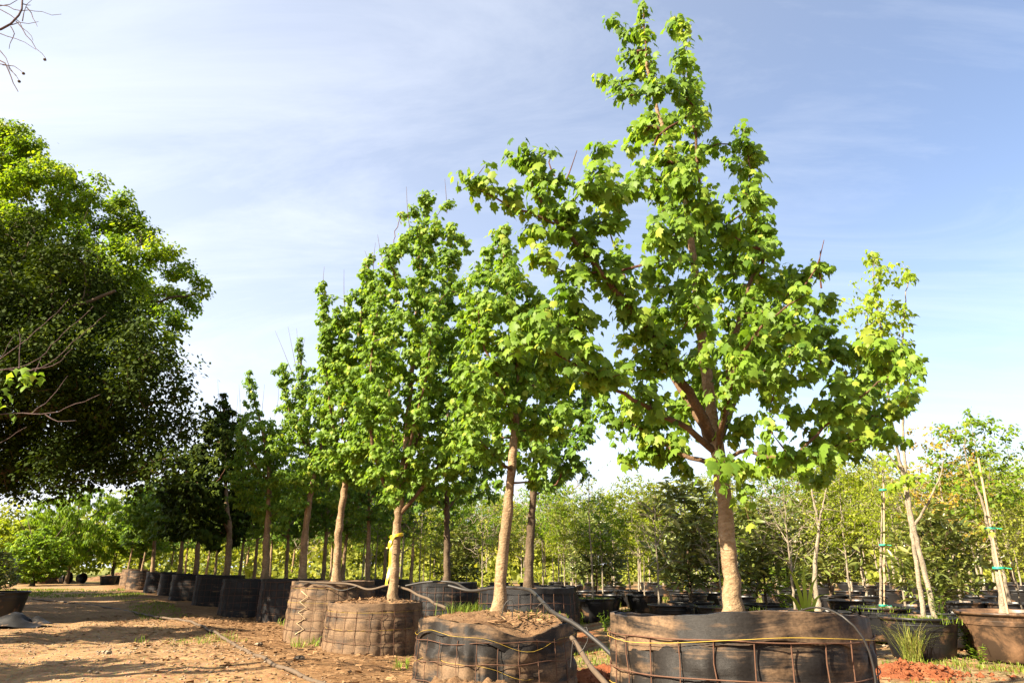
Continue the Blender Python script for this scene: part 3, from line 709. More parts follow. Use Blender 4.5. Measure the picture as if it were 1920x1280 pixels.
hero_tree('maple_tree', 'dense upright maple with a yellow ribbon tied to its trunk', (-1.62, 9.83, 0.56), 9.83, [
    ([(736, 1132), (740, 1060), (745, 990), (748, 950), (756, 880), (766, 780), (776, 650), (786, 520), (800, 365)], 0.072, 0.006, 0.25),
    ([(747, 955), (715, 890, -.2), (692, 780, -.4), (700, 640, -.4), (715, 540, -.4)], 0.034, 0.005, 0.15), ([(750, 965), (795, 910, -.1), (835, 850, 0), (868, 760, .1), (880, 650, .2)], 0.032, 0.005, 0.2),
    ([(750, 945), (738, 850, .4), (730, 700, .7), (742, 560, .7), (738, 465, .6)], 0.03, 0.005, 0.15), ([(757, 890), (795, 780, .5), (828, 640, .6), (848, 430, .5)], 0.03, 0.005, 0.1),
    ([(757, 900), (775, 800, -.6), (800, 700, -.9), (815, 560, -.8)], 0.026, 0.005, 0.1)],
  [(803, 375, 16), (775, 395, 20), (838, 385, 13), (800, 430, 30), (765, 440, 26), (845, 430, 22), (742, 470, 24), (785, 480, 36), (830, 490, 34), (870, 455, 20), (725, 530, 34), (775, 550, 44), (835, 550, 42), (878, 530, 28), (720, 600, 38), (770, 620, 50), (830, 630, 52), (885, 610, 34), (712, 680, 44), (770, 700, 54), (840, 710, 54), (890, 700, 40), (700, 760, 46), (750, 780, 54), (810, 790, 54), (870, 790, 46), (685, 830, 40), (735, 860, 46), (790, 870, 44), (850, 860, 44), (690, 895, 26), (730, 925, 22), (800, 920, 24), (860, 910, 24), (640, 700, 26), (900, 840, 30)],
  3.0, 1.0, 3, leaf=0.074, per=28, big=300, minsep=0.08,
  spikes=[((768, 430), (762, 350)), ((838, 400), (834, 335)), ((720, 500), (708, 440))])

hero_tree('maple_tree', 'narrow maple with a pale sunlit trunk in the tall tan planter', (-2.80, 11.6, 0.78), 11.6, [
    ([(630, 1094), (635, 1000), (644, 930), (650, 875), (660, 760), (674, 620), (690, 495)], 0.072, 0.006, 0.32),
    ([(650, 885), (625, 800, -.3), (612, 700, -.5), (604, 540, -.5)], 0.026, 0.004, 0.15), ([(652, 870), (690, 800, .2), (705, 700, .3), (700, 560, .2)], 0.026, 0.004, 0.15), ([(652, 870), (640, 760, .6), (645, 640, .8), (655, 560, .7)], 0.024, 0.004, 0.15)],
  [(600, 540, 9), (605, 565, 9), (612, 600, 14), (694, 490, 14), (690, 520, 20), (698, 560, 22), (655, 560, 18), (650, 600, 28), (690, 610, 32), (620, 640, 30), (665, 660, 38), (710, 660, 30), (625, 700, 36), (680, 720, 40), (610, 760, 30), (655, 780, 40), (705, 770, 36), (620, 830, 34), (670, 840, 38), (710, 830, 28), (640, 885, 28), (685, 890, 26), (600, 865, 22)],
  3.0, 0.9, 4, leaf=0.078, per=32, big=0, minsep=0.085, tpl=MAPLE,
  spikes=[((612, 560), (608, 500)), ((700, 510), (704, 455)), ((690, 500), (684, 470)), ((646, 590), (645, 505))])

hero_tree('maple_tree', 'maple with dead bare twigs on top and a rough brown trunk', (-4.42, 15.5, 0.75), 15.5, [
    ([(567, 1092), (571, 1010), (580, 940), (588, 880), (572, 800), (566, 700), (560, 640)], 0.09, 0.008, 0.35),
    ([(586, 885), (606, 820, .3), (612, 740, .4), (616, 665, .4)], 0.04, 0.006, 0.15), ([(580, 850), (545, 780, -.4), (530, 700, -.5)], 0.035, 0.006, 0.15)],
  [(530, 690, 16), (548, 712, 20), (585, 705, 20), (560, 750, 26), (605, 740, 26), (535, 770, 24), (580, 790, 30), (620, 790, 24), (550, 830, 28), (600, 840, 30), (565, 880, 28), (610, 890, 24), (535, 890, 22), (580, 925, 20), (520, 830, 20), (635, 850, 22), (560, 930, 22), (620, 930, 22), (545, 800, 22), (600, 700, 16)],
  2.8, 1.0, 5, leaf=0.095, per=32, tpl=MID, mat='maple', minsep=0.16,
  spikes=[((548, 700), (516, 620)), ((555, 690), (540, 612)), ((560, 690), (556, 615)), ((566, 690), (572, 632)), ((616, 700), (600, 665)), ((614, 690), (640, 668)), ((616, 680), (612, 640))])
hero_tree('maple_tree', 'shaded maple with one wispy leafy shoot sticking up at its left', (-5.7, 16.7, 0.73), 16.7, [
    ([(497, 1090), (500, 1010), (505, 940), (502, 860), (488, 790), (470, 730), (466, 700)], 0.10, 0.006, 0.35), ([(503, 900), (525, 850, .4), (530, 800, .5)], 0.03, 0.006, 0.15), ([(503, 900), (470, 860, -.4), (450, 800, -.5)], 0.03, 0.006, 0.15)],
  [(468, 708, 6), (464, 728, 7), (460, 752, 8), (455, 785, 14), (485, 790, 20), (515, 800, 22), (460, 830, 24), (500, 840, 30), (535, 840, 24), (450, 880, 24), (485, 895, 32), (530, 900, 28), (460, 930, 22), (505, 950, 26), (540, 950, 20), (475, 950, 24), (445, 930, 20), (520, 870, 26), (480, 840, 24), (530, 980, 18), (490, 985, 18)],
  2.8, 1.2, 6, leaf=0.10, per=32, tpl=MID, minsep=0.16, spikes=[((450, 790), (448, 720)), ((490, 780), (496, 720)), ((515, 780), (522, 715))])
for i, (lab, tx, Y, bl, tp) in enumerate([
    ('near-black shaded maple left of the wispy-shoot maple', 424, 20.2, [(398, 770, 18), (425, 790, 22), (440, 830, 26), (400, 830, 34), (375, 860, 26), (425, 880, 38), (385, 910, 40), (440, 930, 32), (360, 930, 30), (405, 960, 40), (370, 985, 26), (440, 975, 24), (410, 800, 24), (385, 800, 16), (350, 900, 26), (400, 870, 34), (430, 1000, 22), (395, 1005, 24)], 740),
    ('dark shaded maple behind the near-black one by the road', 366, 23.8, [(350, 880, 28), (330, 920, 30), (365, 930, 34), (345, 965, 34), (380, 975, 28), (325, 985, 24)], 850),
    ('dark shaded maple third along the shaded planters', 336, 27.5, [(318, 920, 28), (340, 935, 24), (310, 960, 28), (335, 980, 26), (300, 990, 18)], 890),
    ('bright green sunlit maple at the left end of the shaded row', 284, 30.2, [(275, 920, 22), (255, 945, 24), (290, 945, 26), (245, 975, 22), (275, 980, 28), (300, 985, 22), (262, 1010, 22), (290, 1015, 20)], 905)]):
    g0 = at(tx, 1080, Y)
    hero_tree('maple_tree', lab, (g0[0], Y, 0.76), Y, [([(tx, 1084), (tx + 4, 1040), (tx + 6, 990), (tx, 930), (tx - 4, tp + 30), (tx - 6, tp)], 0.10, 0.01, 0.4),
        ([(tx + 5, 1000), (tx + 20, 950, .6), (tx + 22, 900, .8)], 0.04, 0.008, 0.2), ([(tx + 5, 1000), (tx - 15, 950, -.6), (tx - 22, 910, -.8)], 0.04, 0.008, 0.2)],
        bl, 1.3, 1.4, 60 + i, leaf=0.15, per=28, tpl=MID, mat='dark' if i < 2 else 'maple_deep' if i < 3 else 'maple', minsep=0.2, spikes=[((tx - 10, tp + 40), (tx - 16, tp - 30)), ((tx + 15, tp + 50), (tx + 22, tp))] if i == 0 else ())  # first two get near-black leaves, their shade painted into the colour
# second row: dark bark, with trunk shade put into its colour
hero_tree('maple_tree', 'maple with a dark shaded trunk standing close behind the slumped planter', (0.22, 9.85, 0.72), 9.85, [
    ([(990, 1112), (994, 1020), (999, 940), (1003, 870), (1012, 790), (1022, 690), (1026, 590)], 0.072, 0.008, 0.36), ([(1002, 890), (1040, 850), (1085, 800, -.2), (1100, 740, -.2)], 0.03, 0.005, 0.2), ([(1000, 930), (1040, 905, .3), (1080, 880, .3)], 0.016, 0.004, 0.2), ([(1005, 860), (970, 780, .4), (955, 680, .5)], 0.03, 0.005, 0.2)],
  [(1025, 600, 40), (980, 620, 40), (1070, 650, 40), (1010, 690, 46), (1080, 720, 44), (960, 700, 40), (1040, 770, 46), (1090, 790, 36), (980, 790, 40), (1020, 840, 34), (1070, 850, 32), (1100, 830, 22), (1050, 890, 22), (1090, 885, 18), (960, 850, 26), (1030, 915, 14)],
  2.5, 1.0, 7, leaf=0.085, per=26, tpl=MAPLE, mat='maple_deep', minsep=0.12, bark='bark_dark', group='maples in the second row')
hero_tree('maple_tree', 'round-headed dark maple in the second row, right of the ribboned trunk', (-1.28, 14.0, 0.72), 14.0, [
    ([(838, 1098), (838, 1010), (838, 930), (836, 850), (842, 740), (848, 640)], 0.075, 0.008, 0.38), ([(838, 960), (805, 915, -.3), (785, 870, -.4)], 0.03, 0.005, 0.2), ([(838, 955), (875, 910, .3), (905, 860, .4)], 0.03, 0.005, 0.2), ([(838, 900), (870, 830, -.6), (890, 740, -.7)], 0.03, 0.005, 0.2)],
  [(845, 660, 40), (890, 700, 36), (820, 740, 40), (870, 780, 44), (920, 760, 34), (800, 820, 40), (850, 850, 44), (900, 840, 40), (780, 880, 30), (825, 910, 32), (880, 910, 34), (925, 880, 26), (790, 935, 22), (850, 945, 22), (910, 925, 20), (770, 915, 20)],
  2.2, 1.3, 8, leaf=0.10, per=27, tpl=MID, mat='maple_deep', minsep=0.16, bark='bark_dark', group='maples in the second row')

# ------------------------------------------------------------------ big dark trees left of the road
def big_tree(name, label, base, Y, trunk, limbs, blobs, dens, spread, seed, mat, size, per, span, minsep, tpl=SMALL, tone=0.0, droop=0.5, spread_=0.35, lobes=1.0):
    tr = Tree(seed); rng = tr.rng
    tr.limb(trunk, 0.26, 0.05, 0.3, ok_from=0.25, wob=0.02)
    for l in limbs: tr.limb(l, 0.11, 0.03, 0.3, ok_from=0.1, wob=0.02)
    T = ball_targets(rng, [(c, r * lobes, st) for c, r, st in pxblobs(rng, blobs, Y, spread)], dens, minsep)
    tr.grow(T, step=0.35)
    ls = list(tr.leaves(per, size, span=span, tilt=0.7, droop=droop, petiole=1.2, spread=spread_)); ls[4] = np.clip(ls[4] + tone, 0, 1)
    root = thing(name, label, 'tree', base)
    assemble(root, tr, tuple(ls), tpl, M[mat], base, M['bark_dark'], M['bark_dark'], M['bark_dark'], twig_tip=0.006, trunk_sides=12)
    return root, tr
def P3(*a): return np.array(a, float)
big_tree('shade_tree', 'huge bright-topped green tree rising at the left edge behind the dark one', (-18, 20, 0), 20, [P3(-18, 20, -0.1), P3(-18, 20, 4), P3(-17.5, 20, 8), P3(-17, 20, 11)],
    [[P3(-18, 20, 4), P3(-15, 19.5, 6.5), P3(-11.5, 19, 8.3), P3(-9.5, 19, 8.8)], [P3(-17.8, 20, 6), P3(-14.5, 20.5, 9), P3(-12, 20.5, 11.5)], [P3(-18, 20, 5), P3(-14, 21, 5.5), P3(-11, 21, 6)]],
    [(20, 250, 34), (55, 275, 30), (0, 320, 50), (85, 310, 34), (115, 320, 26), (60, 370, 60), (140, 370, 40), (190, 350, 30), (225, 360, 28), (180, 410, 50), (235, 420, 40), (100, 440, 60), (270, 440, 34), (300, 470, 34), (230, 490, 60), (330, 500, 34), (365, 520, 26), (388, 540, 18), (290, 540, 50), (345, 560, 36), (160, 520, 70), (230, 580, 60), (300, 610, 46), (340, 600, 22), (20, 460, 80), (80, 540, 80), (20, 600, 90), (150, 640, 80), (270, 660, 50),
     (-90, 260, 90), (-110, 420, 110), (-230, 330, 110), (-230, 500, 120), (-100, 560, 110), (-340, 450, 110)],
    0.72, 2.2, 71, 'oak', 0.125, 150, 0.5, 0.36, tone=0.2, spread_=0.2, lobes=0.84)
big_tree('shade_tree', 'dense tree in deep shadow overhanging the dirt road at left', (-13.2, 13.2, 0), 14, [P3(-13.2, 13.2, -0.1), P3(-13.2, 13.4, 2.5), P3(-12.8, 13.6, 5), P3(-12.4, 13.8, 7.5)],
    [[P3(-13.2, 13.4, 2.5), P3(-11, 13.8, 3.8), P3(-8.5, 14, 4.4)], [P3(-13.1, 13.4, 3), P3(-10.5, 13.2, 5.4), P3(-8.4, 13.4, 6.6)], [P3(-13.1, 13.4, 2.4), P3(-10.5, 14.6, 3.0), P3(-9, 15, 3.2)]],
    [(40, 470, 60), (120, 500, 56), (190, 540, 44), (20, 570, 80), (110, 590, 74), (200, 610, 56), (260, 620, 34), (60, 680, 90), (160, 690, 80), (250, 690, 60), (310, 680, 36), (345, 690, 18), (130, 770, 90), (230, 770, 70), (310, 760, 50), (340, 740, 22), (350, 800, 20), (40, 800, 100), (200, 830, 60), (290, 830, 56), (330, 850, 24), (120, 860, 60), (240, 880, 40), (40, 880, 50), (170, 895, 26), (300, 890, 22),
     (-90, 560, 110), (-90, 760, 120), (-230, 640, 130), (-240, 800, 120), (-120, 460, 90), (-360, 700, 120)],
    1.0, 1.8, 72, 'dark', 0.095, 150, 0.75, 0.28, tone=0.0)  # this crown's deep shadow is carried by its leaf colour
def crown_balls(c, R, zlo, zhi, n, seed):
    r_ = np.random.RandomState(seed); out = []
    for _ in range(n):
        v = nrm(r_.normal(size=3)) * r_.rand() ** 0.4; out.append((np.array([c[0] + v[0] * R, c[1] + v[1] * R, (zlo + zhi) / 2 + v[2] * (zhi - zlo) / 2]), r_.uniform(0.7, 1.2)))
    return out
def shade_tree(label, x, y, R, zlo, zhi, seed):
    tr = Tree(seed); b = P3(x, y, -0.1)
    tr.limb([b, P3(x, y, zlo), P3(x + .3, y, (zlo + zhi) / 2), P3(x, y + .3, zhi - 1)], 0.28, 0.05, 0.3, ok_from=0.25, wob=0.02)
    for a in range(5): tr.limb([P3(x, y, zlo - .5 + .3 * a), P3(x + R * .4 * math.cos(a * 2.5), y + R * .4 * math.sin(a * 2.5), zlo + 1 + .5 * a), P3(x + R * .75 * math.cos(a * 2.5), y + R * .75 * math.sin(a * 2.5), zlo + 1.8 + .8 * a)], 0.12, 0.03, 0.3, wob=0.02)
    T = ball_targets(tr.rng, [(c, r, 1.0) for c, r in crown_balls((x, y), R, zlo, zhi, 34, seed)], 0.16, 0.5)
    tr.grow(T, step=0.4); ls = tr.leaves(85, 0.24, span=1.1, tilt=0.7, droop=0.5, petiole=1.2, spread=0.4)
    root = thing('shade_tree', label, 'tree', tuple(b))
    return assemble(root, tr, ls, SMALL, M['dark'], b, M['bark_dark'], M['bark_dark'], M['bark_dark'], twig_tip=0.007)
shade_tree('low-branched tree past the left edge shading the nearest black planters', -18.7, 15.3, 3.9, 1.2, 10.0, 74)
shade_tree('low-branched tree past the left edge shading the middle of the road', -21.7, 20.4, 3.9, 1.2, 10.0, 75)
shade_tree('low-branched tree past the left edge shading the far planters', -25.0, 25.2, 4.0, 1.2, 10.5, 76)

# ------------------------------------------------------------------ trees left of the frame whose twigs reach into it
def twig_tree(name, label, base, limbs, leafy, seed, mat='twig_grey', leafmat='maple', pods=()):
    tr = Tree(seed); rng = tr.rng
    for i, (pts, r0, r1) in enumerate(limbs): tr.limb(pts, r0, r1, 0.12, ok_from=0.3 if i == 0 else 0.15, wob=0.006)
    T = ball_targets(rng, [(P3(*c), r, 1.0) for c, r in leafy], 0.7, 0.2)
    tr.grow(T, step=0.2)
    ls = tr.leaves(48, 0.13, span=0.6, spread=0.22)
    root = thing(name, label, 'tree', base)
    assemble(root, tr, ls, MID, M[leafmat], base, M[mat], M[mat], M[mat], twig_tip=0.003)
    return root
b0 = P3(-10.2, 9.0, -0.05)
L = [([b0, P3(-10.1, 9.0, 1.5), P3(-10.0, 9.0, 3.0), P3(-9.9, 9.0, 4.6)], 0.09, 0.02)]
def pxl(l, Y): return [at(a, b, Y) for a, b in l]
j1 = at(-160, 720, 8.0); j2 = at(-160, 800, 8.0)
L += [([P3(-10.1, 9.0, 1.7), P3(-8.6, 8.4, 2.7), j1, at(-30, 700, 8)], 0.028, 0.012), ([P3(-10.1, 9.0, 1.5), P3(-8.6, 8.4, 2.3), j2, at(0, 776, 8), at(90, 776, 8), at(140, 758, 8), at(188, 739, 8)], 0.026, 0.003)]
for l in ([(-40, 702), (20, 660), (80, 610), (130, 560)], [(-20, 697), (60, 680), (120, 625), (175, 574)], [(0, 693), (75, 690), (150, 630), (198, 590)], [(60, 692), (100, 685), (137, 652)], [(36, 690), (38, 650), (34, 617)], [(-30, 700), (0, 672), (24, 632)], [(60, 775), (95, 745), (127, 704)], [(85, 777), (110, 790), (143, 788)], [(66, 697), (78, 668)], [(-60, 850), (0, 830), (50, 800)]):
    L.append((pxl(l, 8.0), 0.007, 0.0025))
twig_tree('sparse_tree', 'bare pale twigs of a tree reaching in at the left edge, before the dark tree', tuple(b0), L, [((-10.0, 9.2, 3.2), 0.7), ((-10.8, 9.5, 3.4), 0.8), ((-11.3, 8.8, 3.0), 0.7), ((-10.4, 9.4, 4.2), 0.8), ((-9.6, 9.2, 3.6), 0.6), ((-11.6, 9.6, 4.0), 0.8), (tuple(at(5, 735, 8)), 0.16), (tuple(at(30, 715, 8)), 0.10)], 81)
b1_ = P3(-8.0, 5.4, -0.05)
L = [([b1_, P3(-8.0, 5.4, 1.5), P3(-7.8, 5.3, 3), P3(-7.3, 5.1, 5.2)], 0.12, 0.03), ([P3(-7.8, 5.3, 3.0), P3(-6.6, 4.9, 4.6), at(-120, 90, 4.6), at(0, 58, 4.6), at(28, 38, 4.6), at(42, 18, 4.6), at(44, -20, 4.6)], 0.04, 0.006),
     ([P3(-7.8, 5.3, 2.9), P3(-6.6, 4.9, 4.3), at(-100, 150, 4.6), at(-10, 112, 4.6), at(14, 132, 4.6), at(34, 172, 4.6)], 0.03, 0.003)]
for l in ([(-30, 5), (15, 12), (30, 19), (55, 19), (80, 25), (115, 27)], [(14, 48), (35, 42), (72, 41)], [(30, 40), (50, 65), (70, 90), (86, 110)], [(-20, 60), (30, 72), (67, 93)], [(-15, 10), (20, 30), (34, 42), (50, 60), (62, 76)], [(-10, 115), (10, 124), (28, 140), (36, 152)], [(5, 122), (25, 126), (44, 137)], [(42, 40), (46, 20), (60, 0)], [(-20, 18), (20, 8), (40, -4)], [(20, 50), (28, 64), (20, 78), (17, 92)], [(44, 8), (58, 10)], [(50, 14), (62, 32), (70, 50)], [(-5, 90), (10, 110), (29, 142)]):
    L.append((pxl(l, 4.6), 0.0045, 0.0018))
tt = twig_tree('sparse_tree', 'dark leafless twigs with round seed pods in the top left corner', tuple(b1_), L, [((-8.0, 5.9, 2.8), 0.6), ((-8.8, 5.6, 3.0), 0.7), ((-9.5, 5.9, 2.7), 0.7), ((-10.2, 5.6, 3.0), 0.7), ((-9.0, 5.2, 3.5), 0.6)], 82)
for (a_, b_) in ((84, 112), (44, 138), (36, 153)):
    mb = MB(); c = at(a_, b_, 4.6) - b1_
    ph = np.linspace(0, math.pi, 7); th = np.linspace(0, 2 * math.pi, 9)[:-1]
    V = np.array([[math.sin(p) * math.cos(q), math.sin(p) * math.sin(q), math.cos(p)] for p in ph for q in th]) * (0.011 * (1 + 0.2 * np.random.RandomState(3).rand(56, 1))) + c
    i = np.arange(6)[:, None] * 8; j = np.arange(8)[None]; mb.add(V, np.stack([i + j, i + 8 + j, i + 8 + (j + 1) % 8, i + (j + 1) % 8], -1).reshape(-1, 4)); obj('seed_pod', mb, M['bark_dark'], tt)

# ------------------------------------------------------------------ nursery pots
def lathe(mb, prof, n=36):
    a = np.linspace(0, 2 * math.pi, n, endpoint=False); k = len(prof)
    V = np.array([[r * math.cos(q), r * math.sin(q), z] for r, z in prof for q in a])
    i = np.arange(k - 1)[:, None] * n; j = np.arange(n)[None]; j2 = (j + 1) % n
    mb.add(V, np.stack([i + j, i + j2, i + n + j2, i + n + j], -1).reshape(-1, 4))
def make_pot(label, mat, R=0.41, H=0.47, group='black nursery pots'):
    root = thing('nursery_pot', label, 'pot', (0, 0, 0), group)
    mb = MB(); b = R * 0.80
    lathe(mb, [(0.01, 0), (b - 0.015, 0), (b, 0.015), (b + (R - b) * 0.30, H * 0.30), (b + (R - b) * 0.62, H * 0.62), (b + (R - b) * 0.80, H * 0.80), (R * 0.965, H * 0.81), (R * 0.97, H * 0.83), (R * 0.955, H * 0.85), (R * 0.985, H - 0.03)])
    obj('pot_wall', mb, mat, root)
    mb = MB(); lathe(mb, [(R * 0.985, H - 0.035), (R + 0.012, H - 0.03), (R + 0.018, H - 0.012), (R + 0.012, H), (R - 0.008, H), (R - 0.014, H - 0.01), (R - 0.02, H - 0.14)]); rim_o = obj('rim', mb, mat, root)
    for sg in (0, 1):
        mb = MB(); a = np.linspace(-0.16, 0.16, 7) + math.pi * sg - math.pi / 2 + 0.25
        tube(mb, np.stack([(R + 0.022) * np.cos(a), (R + 0.022) * np.sin(a), np.full(7, H - 0.045)], -1), 0.016, 6); obj('handle', mb, mat, rim_o)
    mb = MB(); rr = np.linspace(0, 1, 6)[:, None]; pp = np.linspace(0, 2 * math.pi, 28, endpoint=False)[None]
    X = rr * (R - 0.018) * np.cos(pp); Y_ = rr * (R - 0.018) * np.sin(pp); Z = H - 0.05 + 0.04 * (vnoise(X * 12 + 9, Y_ * 12 + 9, 5) - 0.5)
    n = 28; i = np.arange(5)[:, None] * n; j = np.arange(n)[None]; j2 = (j + 1) % n
    mb.add(np.stack([X, Y_, Z], -1).reshape(-1, 3), np.stack([i + j, i + n + j, i + n + j2, i + j2], -1).reshape(-1, 4)); obj('soil', mb, M['soil'], root)
    return root
potA = make_pot('black pot holding the tall leaning two-stemmed tree', M['pot'], 0.43, 0.47); potA.location = (5.02, 9.1, 0)
potB = make_pot('brown soil-stained pot at the right edge of the picture', M['pot_brown'], 0.56, 0.54); potB.location = (6.02, 8.9, 0)
potC = dup(potA, (5.66, 11.2, 0), 1.2, 1.0, 'black pot with the upright staked sapling, behind the leaning tree')
potD = dup(potA, (1.66, 14.8, 0), 2.2, 0.95, 'black pot with grassy top standing alone right of the slumped planter')
potE = dup(potA, (2.75, 12.6, 0), 0.3, 0.93, 'black pot of the bare forked sapling left of the nearest trunk')

# ------------------------------------------------------------------ background plants: one of each kind, then copies
def proto(name, label, cat, H, crown0, rx, nt_, seed, leafmat, size, per, span, tpl=SMALL, bark='bark_pale', stems=1, lean=0.03, r0=0.03, limbs_n=5, bare=False, wide=1.0, minsep=0.08, shape=0.0, droop=0.5, tip=0.0025, tone=0.0, group=None, fork=0.0):
    tr = Tree(seed); rng = tr.rng
    for st in range(stems):
        a = rng.rand() * 6.28; k = 0.0 if stems == 1 else 0.10
        ex = rng.normal(0, lean, 2) * H + (k * math.cos(a), k * math.sin(a))
        tr.limb([P3(k * .3 * math.cos(a), k * .3 * math.sin(a), -0.02), P3(ex[0] * .25 + rng.normal(0, .02), ex[1] * .25, H * .3), P3(ex[0] * .6 + rng.normal(0, .03), ex[1] * .6, H * .6), P3(ex[0], ex[1], H * .94)], r0 / math.sqrt(stems), r0 * 0.12, 0.1, ok_from=crown0 / H * 0.8, wob=0.006)
    for l in range(limbs_n):
        t0 = rng.uniform(crown0 * 0.75, H * 0.6); a = l * 2.4 + rng.rand(); p = tr.limbs[l % stems][0]
        i = int(np.argmin(np.abs(p[:, 2] - t0))); b = p[i]; ln = rx * rng.uniform(0.6, 0.95)
        up = rng.uniform(0.5, 1.3)
        tr.limb([b, b + P3(math.cos(a) * ln * .5, math.sin(a) * ln * .5, ln * up * .45), b + P3(math.cos(a) * ln, math.sin(a) * ln, ln * up * 1.1)], r0 * 0.4, r0 * 0.1, 0.1, wob=0.005)
    cz = (H + crown0) / 2; hz = (H - crown0) / 2; T = []
    while len(T) < nt_:
        v = rng.uniform(-1, 1, 3)
        rr_ = 1 - shape * max(0, v[2])
        if v[0] ** 2 + v[1] ** 2 + (v[2] ** 2 if v[2] > 0 else v[2] ** 4) > 1: continue
        if vnoise(np.array([v[0] * 2.2 + 7 + seed]), np.array([v[2] * 2.8 + 7 + v[1] * 1.7]), seed)[0] < 0.34: continue
        T.append((v[0] * rx * wide * rr_, v[1] * rx * rr_, cz + v[2] * hz))
    tr.grow(np.array(T), step=0.14)
    ls = None
    if not bare:
        ls = list(tr.leaves(per, size, span=span, tilt=0.8, droop=droop, spread=0.06)); ls[4] = np.clip(ls[4] + tone, 0, 1); ls = tuple(ls)
    root = thing(name, label, cat, (0, 0, 0), group)
    assemble(root, tr, ls, tpl, M[leafmat], (0, 0, 0), M[bark], M[bark], M[bark] if bare or bark == 'bark_pale' else M['twig'], twig_tip=tip, trunk_sides=9, limb_sides=6)
    return root
G = 'young trees in the crowded rows behind the pots'
LAB = {
 'green': 'leafy mid-green young tree among the crowded background rows',
 'yellow': 'bushy yellow-green young tree among the crowded background rows',
 'golden': 'thin golden-leaved young tree among the crowded background rows',
 'olive': 'dull olive young tree with fine leaves among the background rows',
 'bare': 'leafless pale-stemmed sapling among the crowded background rows',
 'loquat': 'dark shrub with long upright leaves among the background pots',
 'maple': 'green maple with a clean trunk in the rows behind the planters',
 'rust': 'young tree tinged orange among the background rows'}
PR = {}
PR['green'] = proto('young_tree', LAB['green'], 'tree', 3.4, 1.35, 0.9, 280, 101, 'fresh', 0.08, 17, 0.35, group=G)
PR['yellow'] = proto('young_tree', LAB['yellow'], 'tree', 3.5, 1.3, 0.95, 280, 102, 'golden', 0.075, 17, 0.35, group=G)
PR['golden'] = proto('young_tree', LAB['golden'], 'tree', 3.9, 1.2, 0.8, 200, 103, 'golden', 0.07, 13, 0.4, group=G)
PR['olive'] = proto('young_tree', LAB['olive'], 'tree', 3.2, 1.1, 0.8, 280, 104, 'olive', 0.07, 18, 0.35, group=G)
PR['bare'] = proto('bare_sapling', LAB['bare'], 'tree', 3.1, 1.0, 0.75, 260, 105, 'olive', 0.05, 3, 0.2, bare=True, tip=0.0035, limbs_n=7, group=G)
PR['loquat'] = proto('broadleaf_shrub', LAB['loquat'], 'shrub', 2.2, 0.1, 0.72, 150, 106, 'loquat', 0.24, 15, 0.22, tpl=LONG, droop=-0.25, limbs_n=6, minsep=0.15, bark='bark_dark', group='broadleaf shrubs in pots')
PR['maple'] = proto('maple_tree', LAB['maple'], 'tree', 5.4, 1.9, 1.25, 420, 107, 'maple_deep', 0.12, 22, 0.4, tpl=MID, bark='bark', r0=0.085, limbs_n=6, shape=0.45, group='maples in the rear rows')
PR['rust'] = proto('young_tree', LAB['rust'], 'tree', 3.6, 1.0, 0.95, 240, 108, 'rust', 0.08, 15, 0.4, group=G)
HT = {'green': 3.4, 'yellow': 3.5, 'golden': 3.9, 'olive': 3.2, 'bare': 3.1, 'loquat': 2.2, 'maple': 5.4, 'rust': 3.6}
used = set(); brng = random.Random(5)
def plant(kind, px, Y, top=None, label=None, rz=None, pot=True, potlabel=None, potscale=0.95, tilt=(0, 0), z=None):
    """stand a copy of a kind in a pot at depth Y; `top` is the photo row its tip reaches"""
    x = at(px, 1090, Y)[0]
    z = (0.40 * potscale if pot else 0.0) if z is None else z
    sc = 1.0 if top is None else (at(px, top, Y)[2] - z) / HT[kind]
    rz = brng.uniform(0, 6.28) if rz is None else rz
    if kind not in used:
        used.add(kind); o = PR[kind]; KIDS(o); o.location = (x, Y, z); o.rotation_euler = (tilt[0], tilt[1], rz); o.scale = (sc,) * 3
        if label: o['label'] = label
    else: o = dup(PR[kind], (x, Y, z), rz, sc, label or LAB[kind], None, tilt)
    if pot: dup(potA, (x, Y, 0), brng.uniform(0, 6), potscale, potlabel or 'black pot deep in the shaded rows under the background trees', 'black pots in the background rows')
    return o
plant('loquat', 1762, 10.4, 940, 'large glossy broadleaf shrub right of the leaning two-stemmed tree', potlabel='black pot under the large glossy shrub at right')
plant('loquat', 1292, 13.5, 880, 'tall broadleaf shrub left of the nearest trunk', potlabel='black pot under the tall broadleaf shrub left of the nearest trunk')
plant('loquat', 1432, 12.6, 930, 'dark broadleaf shrub just right of the nearest trunk', potlabel='black pot marked with a white number right of the nearest trunk')
plant('loquat', 1118, 17.5, 960, 'broadleaf shrub behind the grassy-topped pot', potlabel='black pot behind the grassy-topped pot')
plant('bare', 1233, 12.62, 905, 'bare forked sapling with pale twigs left of the nearest trunk', pot=False, z=0.40)
plant('bare', 905, 16.0, 930, 'bare white forked sapling between the two trunks', potlabel='black pot of the white forked sapling')
plant('bare', 1484, 11.0, 880, 'slim bare white sapling right of the nearest trunk', potlabel='black pot of the slim bare white sapling')
plant('bare', 1350, 11.8, 930, 'bare sapling half hidden behind the nearest trunk', potlabel='black pot with leafy top behind the nearest trunk')
plant('yellow', 1590, 14.0, 860, 'large bushy yellow-green tree right of the white saplings', potlabel='black pot of the large yellow-green tree')
plant('yellow', 1180, 20.0, 905, 'bright yellow-green tree behind the lone grassy pot'); plant('golden', 1080, 19.0, 900, 'golden sapling left of the lone grassy pot'); plant('golden', 1330, 18.0, 880, 'tall golden sapling showing above the broadleaf shrub'); plant('rust', 1795, 13.4, 790, 'orange-tinged young tree against the sky at right', potlabel='black pot of the orange-tinged tree')
plant('green', 1885, 13.0, 765, 'tall bright green tree at the right edge', potlabel='black pot of the bright green tree at the right edge')
